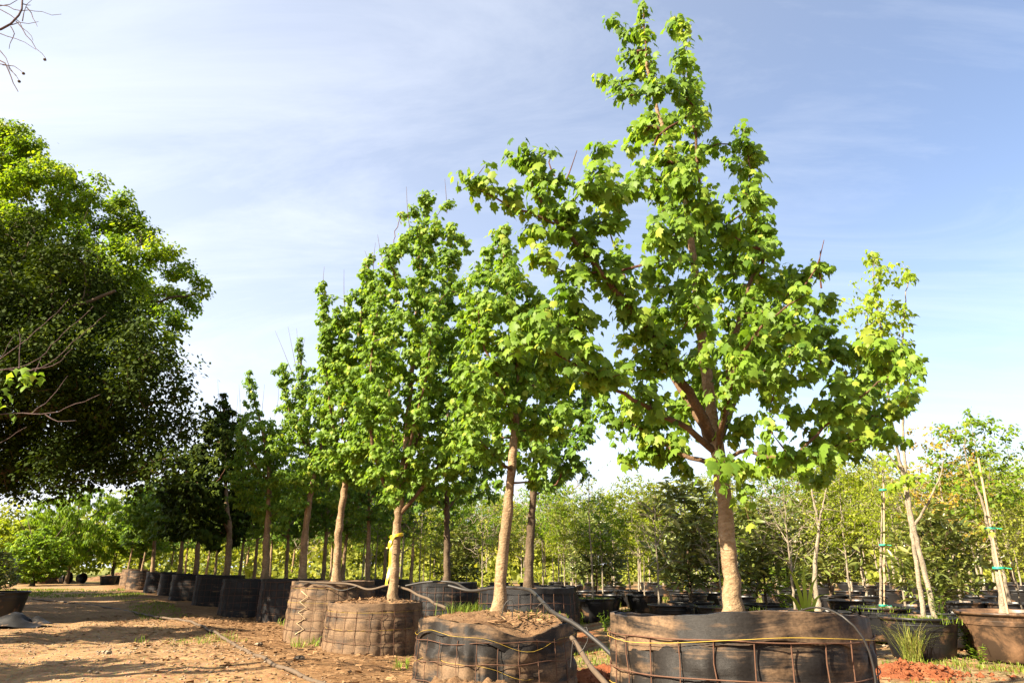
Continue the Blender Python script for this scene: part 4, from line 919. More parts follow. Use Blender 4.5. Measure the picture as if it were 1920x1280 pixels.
plant('olive', 1905, 10.6, 930, 'olive young tree low at the right edge behind the brown pot', potlabel='black pot behind the brown pot')
plant('golden', 1690, 12.2, 850, 'thin golden sapling behind the leaning two-stemmed tree', potlabel='black pot of the thin golden sapling')
KN = {'green': 'leafy green young tree', 'yellow': 'bushy yellow-green tree', 'golden': 'thin golden-leaved tree', 'olive': 'dull olive tree', 'bare': 'leafless pale sapling', 'loquat': 'long-leaved dark shrub', 'rust': 'orange-tinged young tree'}
ROWN = {16.5: 'first', 20.0: 'second', 24.5: 'third', 30.0: 'fourth', 37.0: 'fifth', 46.0: 'last'}
def spot(px):
    for lim, w in ((620, 'behind the shaded planters'), (720, 'left of the ribboned trunk'), (830, 'right of the ribboned trunk'), (930, 'left of the bare tan trunk'), (1060, 'right of the bare tan trunk'), (1150, 'above the lone grassy pot'), (1250, 'by the bare forked sapling'), (1350, 'just left of the nearest trunk'), (1450, 'just right of the nearest trunk'), (1560, 'around the white saplings'), (1660, 'left of the leaning tree'), (1760, 'behind the leaning tree'), (1850, 'left of the staked tree')):
        if px < lim: return w
    return 'at the right edge'
kinds = ['green', 'yellow', 'golden', 'olive', 'yellow', 'green', 'bare', 'loquat', 'yellow', 'bare', 'golden', 'golden', 'green']
brng.seed(11); q = 0
for Y, x0, x1, dxp, top in ((16.5, 1040, 1900, 88, 915), (20.0, 700, 1960, 88, 905), (24.5, 640, 1960, 72, 905), (30.0, 610, 1990, 60, 915), (37.0, 560, 1990, 56, 925), (46.0, 430, 1990, 56, 945)):
    px = x0 + brng.uniform(0, 40)
    while px < x1:
        k = brng.choice(kinds) if not (px < 1000 and brng.random() < 0.3) else 'green'
        extra = -45 if px > 1500 else 0
        plant(k, px, Y + brng.uniform(-0.8, 0.8), top - 12 + brng.uniform(-25, 40) + extra + (50 if k in ('loquat',) else 0), label=KN[k] + ' in the ' + ROWN[Y] + ' background row, ' + spot(px), pot=Y < 31, potlabel='black pot in the ' + ROWN[Y] + ' background row, ' + spot(px))
        px += dxp * brng.uniform(0.7, 1.3); q += 1
brng.seed(4)
MAPS = ((690, 17.0, 760), (606, 19.0, 800), (536, 21.5, 830), (476, 25.0, 850), (448, 29, 870), (402, 33, 900), (384, 38, 920), (640, 24, 830), (565, 28, 860), (505, 33, 890), (720, 29, 860), (345, 44, 935), (318, 50, 950), (460, 41, 920), (620, 36, 900), (770, 24, 850), (545, 45, 930), (262, 36.0, 950), (236, 42.5, 960))
ORD = 'first second third fourth fifth sixth seventh eighth ninth tenth eleventh twelfth thirteenth fourteenth fifteenth sixteenth seventeenth eighteenth nineteenth'.split()
for (px, Y, tp) in MAPS:
    plant('maple', px, Y, tp, ORD[sorted(m[0] for m in MAPS).index(px)] + ' trunk from the left among the green maples behind the planters', pot=False, z=0.3 if px not in (262, 236) else 0.8)

# ------------------------------------------------------------------ individual saplings on the right
def sapling(name, label, base, limbs, targets, seed, leafmat, size, per, bark='bark_pale', tpl=MID, span=0.35, tip=0.0022):
    tr = Tree(seed)
    for i, (pts, r0, r1, ok) in enumerate(limbs): tr.limb(pts, r0, r1, 0.08, ok_from=ok, wob=0.005)
    tr.grow(np.array(targets), step=0.12)
    ls = tr.leaves(per, size, span=span)
    root = thing(name, label, 'tree', base)
    return assemble(root, tr, ls, tpl, M[leafmat], base, M[bark], M[bark], M['twig'] if bark != 'bark_pale' else M[bark], twig_tip=tip, trunk_sides=10)
srng = np.random.RandomState(9)
YA = 9.1
tg = [at(px + srng.normal(0, r * .5), py + srng.normal(0, r * .5), YA + srng.normal(0, .3)) for px, py, r, n in ((1635, 480, 22, 12), (1655, 520, 30, 14), (1700, 515, 20, 10), (1610, 560, 26, 12), (1650, 580, 36, 22), (1690, 590, 24, 12), (1580, 585, 22, 7), (1630, 630, 30, 9), (1690, 640, 20, 7), (1660, 610, 30, 8), (1700, 900, 30, 8), (1660, 870, 20, 4)) for _ in range(n)]
sapling('slender_tree', 'tall leaning two-stemmed tree with a sparse yellow-green top', (5.02, YA, 0.40), [
    ([at(1756, 1168, YA - .05), at(1734, 1072, YA - .03), at(1719, 1010, YA), at(1706, 955, YA), at(1699, 890, YA), at(1693, 800, YA), at(1690, 700, YA), at(1695, 600, YA), at(1702, 520, YA)], 0.036, 0.005, 0.45),
    ([at(1735, 1168, YA + .05), at(1721, 1075, YA + .06), at(1711, 1005, YA + .05), at(1704, 960, YA + .05), at(1688, 870, YA + .1), at(1668, 760, YA + .1), at(1655, 640, YA), at(1640, 540, YA), at(1635, 470, YA)], 0.034, 0.005, 0.4),
    ([at(1714, 985, YA), at(1735, 950, YA - .1), at(1760, 900, YA - .2), at(1770, 860, YA - .2)], 0.02, 0.004, 0.3),
    ([at(1698, 890, YA), at(1665, 850, YA - .1), at(1640, 800, YA - .2)], 0.016, 0.003, 0.3)], tg, 91, 'maple_yellow', 0.09, 12)
YB = 8.9
tg = [at(px + srng.normal(0, 25), py + srng.normal(0, 30), YB + srng.normal(0, .3)) for px, py, n in ((1820, 900, 9), (1850, 980, 8), (1800, 850, 6)) for _ in range(n)]
tB = sapling('staked_tree', 'thin staked tree leaning left in the brown pot, tied with green tape', (6.0, YB, 0.46), [
    ([at(1882, 1150, YB), at(1872, 1080, YB), at(1856, 1000, YB), at(1838, 930, YB), at(1818, 880, YB), at(1808, 840, YB)], 0.036, 0.006, 0.5)], tg, 92, 'golden', 0.07, 4)
mb = MB(); tube(mb, pxl([(1890, 1150), (1862, 1010), (1834, 858)], YB - 0.05), 0.014, 6); st = obj('support_stake', mb, M['stake']); tag(st, 'brown wooden stake beside the thin tree in the brown pot', 'stake')
st.location = (0, 0, 0)
def tie(label, px, py, Y, r):
    mb = MB(); c = at(px, py, Y); a = np.linspace(0, 2 * math.pi, 13)
    for dz_ in (-0.008, 0.0, 0.008):
        tube(mb, np.stack([c[0] + r * np.cos(a), c[1] + r * np.sin(a), np.full(13, c[2] + dz_)], -1), 0.006, 5, False)
    tube(mb, [c + P3(r, -r * .5, 0), c + P3(r + .06, -r, -0.01)], 0.006, 5)
    tag(obj('tie_tape', mb, M['tie']), label, 'tie', 'green tree ties')
tie('upper green tie on the thin staked tree at right', 1856, 990, YB - .02, 0.055); tie('lower green tie on the thin staked tree at right', 1872, 1064, YB - .02, 0.06)
YC = 11.2
tg = [at(1655 + srng.normal(0, 22), py + srng.normal(0, 20), YC + srng.normal(0, .3)) for py in (860, 880, 900, 930, 840) for _ in range(7)]
sapling('staked_tree', 'straight slim sapling with three green ties behind the leaning tree', (5.66, YC, 0.40), [([at(1651, 1150, YC), at(1652, 1050, YC), at(1654, 950, YC), at(1655, 850, YC)], 0.026, 0.005, 0.6)], tg, 93, 'golden', 0.07, 7)
mb = MB(); tube(mb, pxl([(1658, 1150), (1658, 1000), (1657, 900)], YC - 0.04), 0.012, 6); tag(obj('support_stake', mb, M['stake']), 'straight brown stake bound to the slim three-tied sapling', 'stake')
for nm, py in (('top', 918), ('middle', 1021), ('bottom', 1134)): tie(nm + ' green tie on the straight slim sapling', 1655, py, YC - .02, 0.05)
YH = 10.6
tg = [at(px + srng.normal(0, 30), py + srng.normal(0, 35), YH + srng.normal(0, .35)) for px, py, n in ((1530, 930, 26), (1500, 980, 16), (1565, 960, 18), (1540, 1010, 14)) for _ in range(n)]
sapling('bare_sapling', 'white sapling forking in a Y right of the grass blades', (at(1535, 1140, YH)[0], YH, 0.36), [([at(1535, 1150, YH), at(1528, 1080, YH), at(1531, 1030, YH), at(1535, 985, YH), at(1524, 930, YH), at(1516, 880, YH)], 0.045, 0.006, 0.4), ([at(1535, 985, YH), at(1542, 950, YH), at(1552, 905, YH)], 0.022, 0.005, 0.2)], tg, 94, 'olive', 0.04, 1)
dup(potA, (at(1535, 1140, YH)[0], YH, 0), 1.0, 0.95, 'black pot of the white Y-forked sapling', 'black pots in the background rows')
YD = 14.8
tg = [at(1106 + srng.normal(0, 20), py + srng.normal(0, 25), YD + srng.normal(0, .3)) for py in (940, 970, 1000, 900) for _ in range(8)]
sapling('slender_tree', 'thin pale sapling rising from the grassy-topped pot', (at(1112, 1120, YD)[0], YD, 0.4), [([at(1112, 1128, YD), at(1110, 1060, YD), at(1105, 980, YD), at(1104, 880, YD)], 0.026, 0.005, 0.3)], tg, 95, 'golden', 0.06, 6)

# ------------------------------------------------------------------ far left: willow, feathery tree, shrubs, soil heaps, tipped pots
def far_tree(name, label, cat, px, Y, w, top, seed, leafmat, n, size, per, crown0, droop=0.4, tpl=SMALL, bark='bark_dark', span=0.9, tip=0.005, limbs_n=6, r0=0.14):
    x = at(px, 1090, Y)[0]; H = at(px, top, Y)[2]
    o = proto(name, label, cat, H, crown0, w, n, seed, leafmat, size, per, span, tpl=tpl, bark=bark, r0=r0, limbs_n=limbs_n, droop=droop, tip=tip)
    o.location = (x, Y, 0); return o
far_tree('willow_tree', 'soft drooping yellow-green willow far down the road', 'tree', 125, 46, 3.0, 905, 111, 'fresh', 420, 0.26, 60, 1.2, droop=2.2, span=1.6, tpl=LONG)
far_tree('young_tree', 'feathery pale tree right of the far willow', 'tree', 208, 52, 2.3, 915, 112, 'yellow' if False else 'golden', 320, 0.2, 34, 1.2)
far_tree('shrub', 'yellow-green thicket at the far left edge below the dark tree', 'shrub', 28, 48, 3.2, 960, 113, 'golden', 320, 0.25, 44, 0.2)
far_tree('shrub', 'green bush between the far willow and the left edge', 'shrub', 62, 42, 1.8, 985, 114, 'fresh', 260, 0.2, 40, 0.2)
far_tree('young_tree', 'bright green round tree beside the far end of the planters', 'tree', 258, 47, 2.2, 915, 115, 'fresh', 320, 0.22, 40, 1.6)
def heap(label, x, y, rx, ry, h, mat, seed, name='soil_heap'):
    mb = MB(); n = 72; m = 26; rr = np.linspace(0, 1, m)[:, None]; pp = np.linspace(0, 2 * math.pi, n, endpoint=False)[None]
    wob = 1 + 0.18 * np.sin(3 * pp + seed) + 0.1 * np.sin(7 * pp + seed)
    X = rr * rx * wob * np.cos(pp); Y_ = rr * ry * wob * np.sin(pp); s_ = 8.0 / max(rx, ry)
    Z = h * (1 - rr ** 1.6) * (0.75 + 0.5 * vnoise(X * s_ * .5 + 9, Y_ * s_ * .5 + 9, seed)) + h * 0.22 * (vnoise(X * s_ * 5 + 30, Y_ * s_ * 5 + 30, seed + 2) - 0.5) + h * 0.25 * (vnoise(X * s_ * 2 + 30, Y_ * s_ * 2 + 30, seed + 1) - 0.5) * (1 - rr ** 3) - 0.04
    i = np.arange(m - 1)[:, None] * n; j = np.arange(n)[None]; j2 = (j + 1) % n
    mb.add(np.stack([X, Y_, Z], -1).reshape(-1, 3), np.stack([i + j, i + n + j, i + n + j2, i + j2], -1).reshape(-1, 4))
    return tag(obj(name, mb, mat, loc=(x, y, gz(x, y))), label, 'soil heap')
heap('low brown soil heap behind the tipped pots far left', at(70, 1085, 50)[0], 50, 2.6, 1.4, 0.6, M['soil'], 1)
heap('small red-brown heap among far trunks left of the planters', at(225, 1075, 56)[0], 56, 3.0, 1.6, 0.55, M['soil'], 2)
heap('crumbly red soil heap at the right foot of the nearest planter', 3.95, 7.5, 0.5, 0.45, 0.13, M['red_soil'], 3)
heap('bare red soil between the slumped planter and the nearest planter', 0.95, 7.5, 0.62, 0.6, 0.16, M['red_soil'], 4)
heap('heap of soil and roots at the foot of the slumped planter', -0.3, 5.75, 0.95, 0.30, 0.24, M['soil'], 5)
for px, lab in ((117, 'larger black pot lying on its side far down the road'), (148, 'smaller black pot lying on its side far down the road')):
    o = dup(potA, (at(px, 1085, 47)[0], 47, 0.34), 0, 0.92 if px == 117 else 0.75, lab, 'tipped pots'); o.rotation_euler = (math.radians(88), 0, math.radians(76 if px == 117 else 70))
    for c in [c for c in COL.objects if c.parent == o and c.name.startswith('soil')]: bpy.data.objects.remove(c)
o = dup(potB, (at(82, 1085, 48)[0], 48, 0), 0.6, 0.9, 'brown upright tub beside the tipped pots far left', 'tipped pots')
for px, Y, lab in ((203, 44, 'small grey pot just left of the far end of the planters'), (212, 46, 'pale pot at the far end of the planter row')):
    dup(potA, (at(px, 1085, Y)[0], Y, 0), 0.6, 1.1, lab, 'tipped pots')
# left edge: dark pot with a dark shrub, scrap of plastic
xl = at(8, 1100, 14.5)[0]
dup(potA, (xl - 0.1, 14.5, 0.0), 0.4, 1.25, 'black pot in shade at the left edge of the road', 'black nursery pots')
o = dup(PR['loquat'], (xl - 0.25, 14.5, 0.5), 1.0, (0.55, 0.55, 0.42), 'low black-looking shrub in the shaded pot at the left edge', 'broadleaf shrubs in pots')
def sheet_scrap(label, x, y, w, d, h, mat, seed):
    mb = MB(); n = 22; g = np.linspace(-1, 1, n); X, Y_ = np.meshgrid(g * w, g * d, indexing='ij')
    Z = h * vnoise(X * 5 + 40, Y_ * 5 + 40, seed) * 1.4 * np.clip(1.15 - np.hypot(X / w, Y_ / d), 0, 1) + 0.012
    i = np.arange(n - 1)[:, None] * n; j = np.arange(n - 1)[None]
    mb.add(np.stack([X, Y_, Z], -1).reshape(-1, 3), np.stack([i + j, i + n + j, i + n + j + 1, i + j + 1], -1).reshape(-1, 4))
    tag(obj('plastic_sheet', mb, mat, loc=(x, y, gz(x, y))), label, 'plastic sheet')
sheet_scrap('crumpled black plastic sheet in shade at the left edge of the road', at(25, 1130, 13.2)[0], 13.2, 0.7, 0.4, 0.30, M['fabric_dark'], 7)
sheet_scrap('pale flattened ground cloth beneath the pots at right', 4.4, 9.5, 0.9, 0.6, 0.03, M['pipe_dusty'], 8)

# ------------------------------------------------------------------ irrigation pipes
def pipe(name, label, pts, r, mat, cat='pipe', group=None, sides=8):
    mb = MB(); p = smooth_path(pts, 0.06); q_ = np.arange(len(p)) * 0.06; p = p + 0.5 * r * np.stack([np.sin(q_ * 5 + 1), np.sin(q_ * 3.3), 0.6 * np.sin(q_ * 6.1 + 2)], -1) * (r > 0.01); tube(mb, p, r, sides); return tag(obj(name, mb, M[mat]), label, cat, group)
def gp(px, py, h=0.02):
    """ground point under a photo pixel"""
    yc = (640 - py) / F; t = (CAMZ - h) / -(SP + yc * CP); x = (px - 960) / F * t; y = t * (CP - yc * SP)
    return P3(x, y, gz(x, y) + h)
pipe('irrigation_hose', 'long dusty hose snaking along the dirt road', [gp(60, 1122), gp(130, 1128), gp(210, 1137), gp(290, 1158), gp(350, 1170), gp(400, 1187), gp(440, 1212), gp(490, 1243), gp(560, 1272), gp(640, 1300)], 0.022, 'pipe_dusty', 'hose')
pipe('irrigation_pipe', 'black pipe running from the slumped planter down to the nearest planter', [at(840, 1098, 8.6), at(880, 1106, 8.4), at(930, 1102, 8.0), at(990, 1104, 7.4), at(1030, 1142, 6.0), at(1075, 1166, 5.6), at(1115, 1200, 5.4), at(1160, 1242, 5.2)], 0.016, 'pipe')
pipe('irrigation_pipe', 'pipe slanting from the tall tan planter onto the slumped planter rim', [at(560, 1090, 11.0), at(650, 1094, 10.9), at(690, 1104, 10.6), at(730, 1096, 10.4), at(760, 1103, 9.6), at(800, 1122, 8.4), at(835, 1140, 7.2)], 0.015, 'pipe_dusty')
pipe('irrigation_pipe', 'dusty pipe lying on the red soil beside the slumped planter', [at(1070, 1196, 6.2), at(1095, 1228, 5.8), at(1120, 1262, 5.4), at(1150, 1300, 5.0)], 0.020, 'pipe_dusty')
pipe('irrigation_pipe', 'black pipe draped over the rims of the second row', [at(760, 1098, 12.8), at(800, 1090, 12.6), at(850, 1092, 12.4), at(890, 1108, 11.6), at(960, 1100, 10.4), at(1010, 1108, 9.4)], 0.018, 'pipe')
pipe('drip_tube', 'thin black tube looping over the right side of the nearest planter', [at(1480, 1152, 3.5), at(1530, 1138, 3.2), at(1580, 1155, 3.02), at(1618, 1195, 3.0), at(1638, 1250, 3.0), at(1645, 1320, 3.0)], 0.0045, 'pipe', 'tube', 'drip tubes', 6)
pipe('drip_tube', 'thin tube arching up beside the bare trunk in the slumped planter', [at(960, 1160, 6.2), at(962, 1130, 6.2), at(955, 1124, 6.2), at(945, 1135, 6.2), at(940, 1160, 6.2)], 0.0045, 'pipe', 'tube', 'drip tubes', 6)
pipe('drip_tube', 'thin tube arching over the right rim of the slumped planter', [at(1005, 1150, 6.0), at(1010, 1134, 5.9), at(1022, 1130, 5.9), at(1030, 1140, 5.9)], 0.0045, 'pipe', 'tube', 'drip tubes', 6)
pipe('drip_tube', 'wire-thin tube on the rim of the tall tan planter', [at(580, 1092, 10.95), at(612, 1097, 10.9), at(640, 1106, 10.8), at(670, 1098, 10.7)], 0.006, 'pipe', 'tube', 'drip tubes', 6)
pipe('drip_tube', 'curled thin tube hanging off the right of the slumped planter', [at(1062, 1165, 5.7), at(1085, 1180, 5.6), at(1100, 1175, 5.5), at(1102, 1200, 5.5), at(1085, 1225, 5.5), at(1075, 1200, 5.5), at(1070, 1250, 5.5)], 0.004, 'pipe', 'tube', 'drip tubes', 6)

# yellow ribbon
mb = MB(); c0 = at(742, 1006, 9.83 - 0.09)
a = np.linspace(0, 2 * math.pi, 17); cc = at(744, 1004, 9.83)
for dz_ in (-0.012, 0.0, 0.012): tube(mb, np.stack([cc[0] + 0.088 * np.cos(a), cc[1] + 0.088 * np.sin(a), cc[2] + dz_ + 0.02 * np.cos(a)], -1), 0.008, 5, False)
def ribbon(pts, w):
    p = smooth_path(pts, 0.03); n = len(p); V = np.concatenate([p + P3(-w / 2, 0, 0), p + P3(w / 2, -0.01, 0)]); i = np.arange(n - 1)
    mb.add(V, np.stack([i, i + 1, i + 1 + n, i + n], -1))
ribbon([at(738, 1006, 9.72), at(731, 1016, 9.68), at(729, 1028, 9.7), at(726, 1026, 9.72)], 0.035)
ribbon([at(737, 1008, 9.72), at(732, 1035, 9.68), at(731, 1060, 9.70), at(726, 1085, 9.66), at(724, 1096, 9.66)], 0.032)
tag(obj('ribbon', mb, M['ribbon']), 'long yellow ribbon knotted round the trunk of the dense maple', 'ribbon')

# ------------------------------------------------------------------ weeds and grass
def blades(mb, base, n, h, w, rng, spread=0.1, lean=0.5, tone=0.4):
    for _ in range(n):
        a = rng.rand() * 6.28; hh = h * rng.uniform(0.5, 1.1); d = P3(math.cos(a), math.sin(a), 0); b = base + P3(rng.normal(0, spread), rng.normal(0, spread), -0.005)
        s = P3(-d[1], d[0], 0) * w * rng.uniform(.7, 1.2) / 2; l = lean * rng.uniform(0.2, 1.3)
        m1 = b + d * hh * l * .3 + P3(0, 0, hh * .55); m2 = b + d * hh * l * .95 + P3(0, 0, hh * (1.0 - 0.35 * l))
        mb.add([b - s, b + s, m1 + s * .85, m1 - s * .85, m2], np.array([[0, 1, 2], [0, 2, 3], [3, 2, 4]]), np.clip(tone + rng.normal(0, .18), 0, 1))
def clump(name, label, cat, base, n, h, w, seed, mat, spread=0.08, lean=0.5, group=None, tone=0.4):
    rng = np.random.RandomState(seed); mb = MB(); base = np.asarray(base, float); blades(mb, P3(0, 0, 0), n, h, w, rng, spread, lean, tone)
    return tag(obj(name, mb, M[mat], loc=base), label, cat, group, 'stuff' if spread >= 0.1 else None)
clump('grass_tuft', 'bright grass tuft on the left of the slumped planter soil', 'grass tuft', (-0.42, 6.75, 0.62), 220, 0.16, 0.006, 1, 'grass', 0.11, 0.9, tone=0.35)
clump('grass_tuft', 'small weeds at the foot of the trunk in the slumped planter', 'grass tuft', (0.1, 6.5, 0.62), 110, 0.09, 0.006, 2, 'grass', 0.17, 0.9, tone=0.4)
clump('grass_tuft', 'tall dry ornamental grass beside the leaning tree pot', 'grass tuft', (4.66, 8.7, 0.0), 150, 0.60, 0.005, 3, 'grass', 0.045, 1.15, tone=0.75)
clump('grass_tuft', 'low grass covering the top of the lone pot', 'grass tuft', (1.66, 14.8, 0.40), 420, 0.10, 0.008, 4, 'grass', 0.17, 0.9)
clump('grass_tuft', 'low leafy cover on the pot behind the nearest trunk', 'grass tuft', (at(1370, 1120, 11.8)[0], 11.8, 0.40), 420, 0.08, 0.009, 5, 'grass', 0.18, 0.9)
clump('grass_tuft', 'weedy top of the pot under the leaning tree', 'grass tuft', (5.0, 9.0, 0.42), 380, 0.10, 0.008, 6, 'grass', 0.19, 0.9, tone=0.35)
clump('grass_tuft', 'weedy top of the pot with the straight slim sapling', 'grass tuft', (5.6, 11.1, 0.42), 380, 0.09, 0.008, 7, 'grass', 0.18, 0.9, tone=0.4)
# the corn-like plant in the nearest planter: broad blades
cr_ = thing('broad_grass', 'young corn-like plant with broad arching blades behind the nearest planter rim', 'plant', tuple(at(1512, 1150, 4.12)))
for k, tgt in enumerate([(1480, 1066), (1556, 1112), (1534, 1076), (1462, 1112), (1506, 1054)]):
    b = P3(0, 0, -0.08); e = at(tgt[0], tgt[1], 4.1 + (k % 3 - 1) * 0.12) - np.array(cr_.location); p = smooth_path([b, b * .5 + e * .45 + P3(0, 0, 0.07), e], 0.02)
    mb = MB(); n = len(p); w = 0.017 * np.sin(np.linspace(0.35, math.pi, n)) + 0.001; side = P3(0.8, -0.5, 0.1)
    V = np.concatenate([p - side * w[:, None] / 1.6, p + P3(0, 0, -0.004), p + side * w[:, None] / 1.6]); i = np.arange(n - 1)
    mb.add(V, np.concatenate([np.stack([i, i + 1, i + 1 + n, i + n], -1), np.stack([i + n, i + 1 + n, i + 1 + 2 * n, i + 2 * n], -1)]), 0.8); obj('blade', mb, M['weed'], cr_)
def weed(label, base, n, h, seed, size=0.05, group='leafy weeds', mat='weed'):
    rng = np.random.RandomState(seed); mb = MB()
    for _ in range(n):
        a = rng.rand() * 6.28; e = P3(math.cos(a) * h * .6 * rng.rand(), math.sin(a) * h * .6 * rng.rand(), h * rng.uniform(.4, 1)); p = smooth_path([P3(0, 0, -.01), e * .5 + P3(0, 0, h * .12), e], 0.05)
        tube(mb, p, 0.002, 3, False, 0.3); m = max(4, int(h / 0.03)); f = rng.rand(m)
        pos = np.stack([np.interp(f, np.linspace(0, 1, len(p)), p[:, j]) for j in range(3)], 1); aa = rng.rand(m) * 6.28
        hh = np.stack([np.cos(aa), np.sin(aa), 0.2 + 0 * aa], 1); add_leaves(mb, SMALL, pos, hh, np.tile([0, 0, 1.0], (m, 1)) + rng.normal(0, .3, (m, 3)), size * rng.uniform(.6, 1.2, m), np.clip(.45 + rng.normal(0, .2, m), 0, 1))
    return tag(obj('weed_plant', mb, M[mat], loc=base), label, 'weed', group)
weed('leafy weed at the foot of the leaning tree pot', (5.35, 8.55, 0.0), 12, 0.22, 1); weed('bushy weed between the leaning tree pot and the brown pot', (5.55, 9.0, 0.0), 26, 0.5, 2, 0.06)
weed('weed with small pale flowers in the leaning tree pot', (5.25, 9.0, 0.42), 10, 0.4, 3, 0.04); weed('tall leafy weed right of the dark broadleaf shrub', (at(1475, 1110, 11.6)[0], 11.6, 0.3), 16, 0.8, 4, 0.07)
weed('broad low weed behind the right end of the nearest planter', (at(1580, 1130, 8.8)[0], 8.8, 0.25), 26, 0.26, 5, 0.09); weed('pale weed beside the lone grassy pot', (at(1135, 1160, 12.6)[0], 12.6, 0), 18, 0.34, 6, 0.05)
for k, (px, py) in enumerate(((700, 1225), (727, 1222), (672, 1226), (590, 1208), (752, 1248), (560, 1212))):
    g0 = gp(px, py, 0.0); clump('grass_tuft', ['grass sprig at the middle foot of the short sunlit planter', 'grass sprig at the right foot of the short sunlit planter', 'grass sprig at the left foot of the short sunlit planter', 'small sprig right of the laced seam foot', 'yellowish sprig in front of the short sunlit planter', 'small sprig at the foot of the laced seam'][k], 'grass tuft', g0, 26, 0.17, 0.010, 20 + k, 'weed', 0.06, 0.8)
clump('grass_tuft', 'lone green sprig in the middle of the dirt road', 'grass tuft', gp(268, 1200, 0), 14, 0.12, 0.009, 31, 'weed', 0.05, 0.7)
# spread cover: grass, gravel, litter (nobody could count these)
grng = np.random.RandomState(77); mb = MB()
def sprinkle(n, box, cond=lambda x, y: True):
    out = []
    while len(out) < n:
        x = grng.uniform(box[0], box[1]); y = grng.uniform(box[2], box[3])
        if cond(x, y): out.append((x, y))
    return out
nz_ = lambda x, y, s=1.1, sd=6: float(vnoise(np.array([x * s + 50]), np.array([y * s + 50]), sd)[0])
for x, y in sprinkle(4200, (0.2, 9, 6.2, 15), lambda x, y: nz_(x, y) > 0.5): blades(mb, P3(x, y, gz(x, y)), 3, 0.075, 0.008, grng, 0.03, 0.8, 0.5)
for x, y in sprinkle(900, (-20, -3, 9, 30), lambda x, y: abs(x + 0.608 * y - 2.2) < 0.6 and nz_(x, y) > 0.55): blades(mb, P3(x, y, gz(x, y)), 3, 0.08, 0.009, grng, 0.04, 0.8, 0.45)
for x, y in sprinkle(1500, (-24, -10, 26, 36), lambda x, y: x + 0.608 * y < 2.5 and nz_(x, y, .5) > 0.5): blades(mb, P3(x, y, gz(x, y)), 3, 0.10, 0.018, grng, 0.06, 0.8, 0.45)
for x, y in sprinkle(2600, (-16, 16, 14, 32), lambda x, y: x + 0.608 * y > 4.2 and nz_(x, y, .6) > 0.45): blades(mb, P3(x, y, gz(x, y)), 3, 0.22, 0.025, grng, 0.08, 0.8, 0.5)
tag(obj('ground_grass', mb, M['grass']), 'thin patchy grass growing over the ground', 'grass', kind='stuff')
OCT = np.array([[1, 0, 0], [-1, 0, 0], [0, 1, 0], [0, -1, 0], [0, 0, 1], [0, 0, -1]], float); OF = np.array([[0, 2, 4], [2, 1, 4], [1, 3, 4], [3, 0, 4], [2, 0, 5], [1, 2, 5], [3, 1, 5], [0, 3, 5]])
def pebbles(mb, pts, s0, s1, flat=0.6):
    for x, y in pts:
        s = s0 + (s1 - s0) * grng.rand() ** 4; V = OCT * (1 + grng.uniform(-.35, .35, (6, 1))) * P3(s, s * grng.uniform(.6, 1), s * flat); a = grng.rand() * 6.28; c_, s_ = math.cos(a), math.sin(a)
        mb.add(V @ np.array([[c_, s_, 0], [-s_, c_, 0], [0, 0, 1]]) + P3(x, y, gz(x, y) + s * .15), OF)
mb = MB(); pebbles(mb, sprinkle(4500, (-9, -1.2, 6.6, 15), lambda x, y: x + 0.608 * y < 2.6 and grng.rand() < 1.25 - (y - 6.6) / 12), 0.004, 0.026)
tag(obj('gravel', mb, M['stone']), 'loose pale pebbles scattered over the dirt road', 'gravel', kind='stuff')
mb = MB()
for x, y in sprinkle(4200, (-9, 1.2, 5.6, 16), lambda x, y: 0.9 < x + 0.608 * y < 4.6):
    l = grng.uniform(.02, .09); a = grng.rand() * 6.28; d = P3(math.cos(a), math.sin(a), grng.normal(0, .15)); w = grng.uniform(.004, .016); s = P3(-d[1], d[0], grng.normal(0, .4)) * w; c = P3(x, y, gz(x, y) + 0.012)
    mb.add([c - d * l / 2 - s, c + d * l / 2 - s * .5, c + d * l / 2 + s * .5 + P3(0, 0, .004), c - d * l / 2 + s + P3(0, 0, .004)], np.array([[0, 1, 2, 3]]))
for cx, cy, cz_, R_, n_ in ((-0.155, 6.55, 0.60, 0.6, 500), (-1.83, 9.83, 0.585, 0.55, 260), (-0.25, 5.75, 0.12, 0.6, 260)):
    for _ in range(n_):
        r = R_ * math.sqrt(grng.rand()); a = grng.rand() * 6.28; l = grng.uniform(.02, .10); b = grng.rand() * 6.28; d = P3(math.cos(b), math.sin(b), grng.normal(0, .25)); s = P3(-d[1], d[0], grng.normal(0, .4)) * grng.uniform(.003, .010); c = P3(cx + r * math.cos(a), cy + r * math.sin(a), cz_ + 0.06 * (1 - (r / R_) ** 2) + grng.uniform(0, .02))
        mb.add([c - d * l / 2 - s, c + d * l / 2 - s * .5, c + d * l / 2 + s * .5, c - d * l / 2 + s], np.array([[0, 1, 2, 3]]))
for x, y in sprinkle(1800, (0.4, 8, 6.6, 14)) + sprinkle(900, (-9, -1, 6.8, 16), lambda x, y: x + 0.608 * y < 1.2 and nz_(x, y, 0.8) > 0.5):
    l = grng.uniform(.02, .10); a = grng.rand() * 6.28; d = P3(math.cos(a), math.sin(a), grng.normal(0, .15)); w = grng.uniform(.004, .014); s_ = P3(-d[1], d[0], grng.normal(0, .4)) * w; c = P3(x, y, gz(x, y) + 0.012)
    mb.add([c - d * l / 2 - s_, c + d * l / 2 - s_ * .5, c + d * l / 2 + s_ * .5 + P3(0, 0, .004), c - d * l / 2 + s_ + P3(0, 0, .004)], np.array([[0, 1, 2, 3]]))
tag(obj('leaf_litter', mb, M['chip'], smooth=False), 'brown bark chips, twigs and dry leaves along the planters', 'leaf litter', kind='stuff')
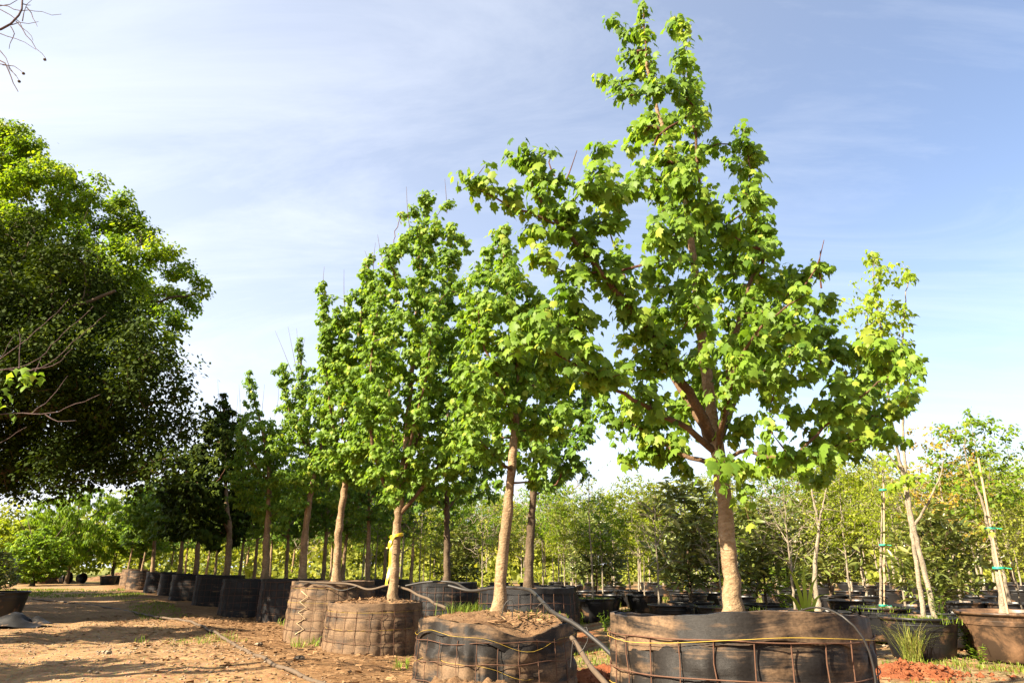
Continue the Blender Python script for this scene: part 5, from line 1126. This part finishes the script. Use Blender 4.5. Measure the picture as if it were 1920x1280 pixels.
mb = MB(); pebbles(mb, [(4.0 + grng.normal(0, .38), 7.5 + grng.normal(0, .3)) for _ in range(420)] + [(0.95 + grng.normal(0, .4), 7.4 + grng.normal(0, .35)) for _ in range(420)], 0.008, 0.045, 0.8)
V_ = mb.V
for v in V_:
    cx_, cy_ = v[:, 0].mean(), v[:, 1].mean(); r1 = math.hypot((cx_ - 4.0) / .55, (cy_ - 7.55) / .5); r2 = math.hypot((cx_ - .95) / .62, (cy_ - 7.5) / .6)
    v[:, 2] += 0.09 * max(0, 1 - min(r1, r2) ** 1.6)
tag(obj('soil_clods', mb, M['red_soil']), 'red crumbs of soil spilling round the red heaps', 'soil', kind='stuff')
# stones one can pick out
for k, (px, py, s, lab) in enumerate(((560, 1248, .05, 'tan stone lying before the short sunlit planter'), (484, 1214, .05, 'dark clod beside the hose on the road'), (198, 1232, .06, 'grey stone in the near road shadow'), (1658, 1206, .05, 'tan stone by the pot of the straight sapling'))):
    mb = MB(); g0 = gp(px, py, 0.0); V = np.vstack([OCT, nrm(np.array([[a, b, c] for a in (-1, 1) for b in (-1, 1) for c in (-1, 1)], float))]); V = V * (1 + np.random.RandomState(k).uniform(-.2, .2, (14, 1))) * P3(1.3, .9, .6) * s
    fc = []
    for sx in (0, 1):
        for sy in (2, 3):
            for sz_ in (4, 5):
                ci = 6 + (4 if sx == 0 else 0) + (2 if sy == 2 else 0) + (1 if sz_ == 4 else 0)
                for u, v in ((sx, sy), (sy, sz_), (sz_, sx)): fc.append([u, v, ci])
    mb.add(V, np.array(fc)); tag(obj('stone', mb, M['stone'], loc=g0 + P3(0, 0, s * .3)), lab, 'stone')
# the far wood closing the view, one mass
wrng = np.random.RandomState(5); mb = MB()
for k in range(210):
    x = wrng.uniform(-75, 75); y = wrng.uniform(62, 95)
    if x < -22 and y < 70: continue
    h = wrng.uniform(4.5, 7.5) * (1.25 if abs(x) > 40 else 1); n = 620; v = nrm(wrng.normal(size=(n, 3))) * wrng.rand(n, 1) ** 0.35 * P3(2.6, 2.6, h * .5) + P3(x, y, h * .52)
    add_leaves(mb, SMALL, v, wrng.normal(size=(n, 3)), wrng.normal(size=(n, 3)) + P3(-.3, -.6, 1), wrng.uniform(.3, .6, n), np.clip(wrng.normal(.45, .2, n) + wrng.normal(0, .15), 0, 1))
for k in range(420):
    x = wrng.uniform(-60, 60); y = wrng.uniform(34, 62)
    if x + 0.608 * y < 5: continue
    h = wrng.uniform(0.5, 1.5); n = 70; v = nrm(wrng.normal(size=(n, 3))) * wrng.rand(n, 1) ** 0.35 * P3(1.1, 1.1, h * .5) + P3(x, y, h * .5)
    add_leaves(mb, SMALL, v, wrng.normal(size=(n, 3)), wrng.normal(size=(n, 3)) + P3(-.3, -.6, 1), wrng.uniform(.2, .4, n), np.clip(wrng.normal(.45, .2, n) + wrng.normal(0, .15), 0, 1))
tag(obj('far_wood', mb, M['olive']), 'far belt of mixed green trees closing off the nursery', 'wood', kind='stuff')
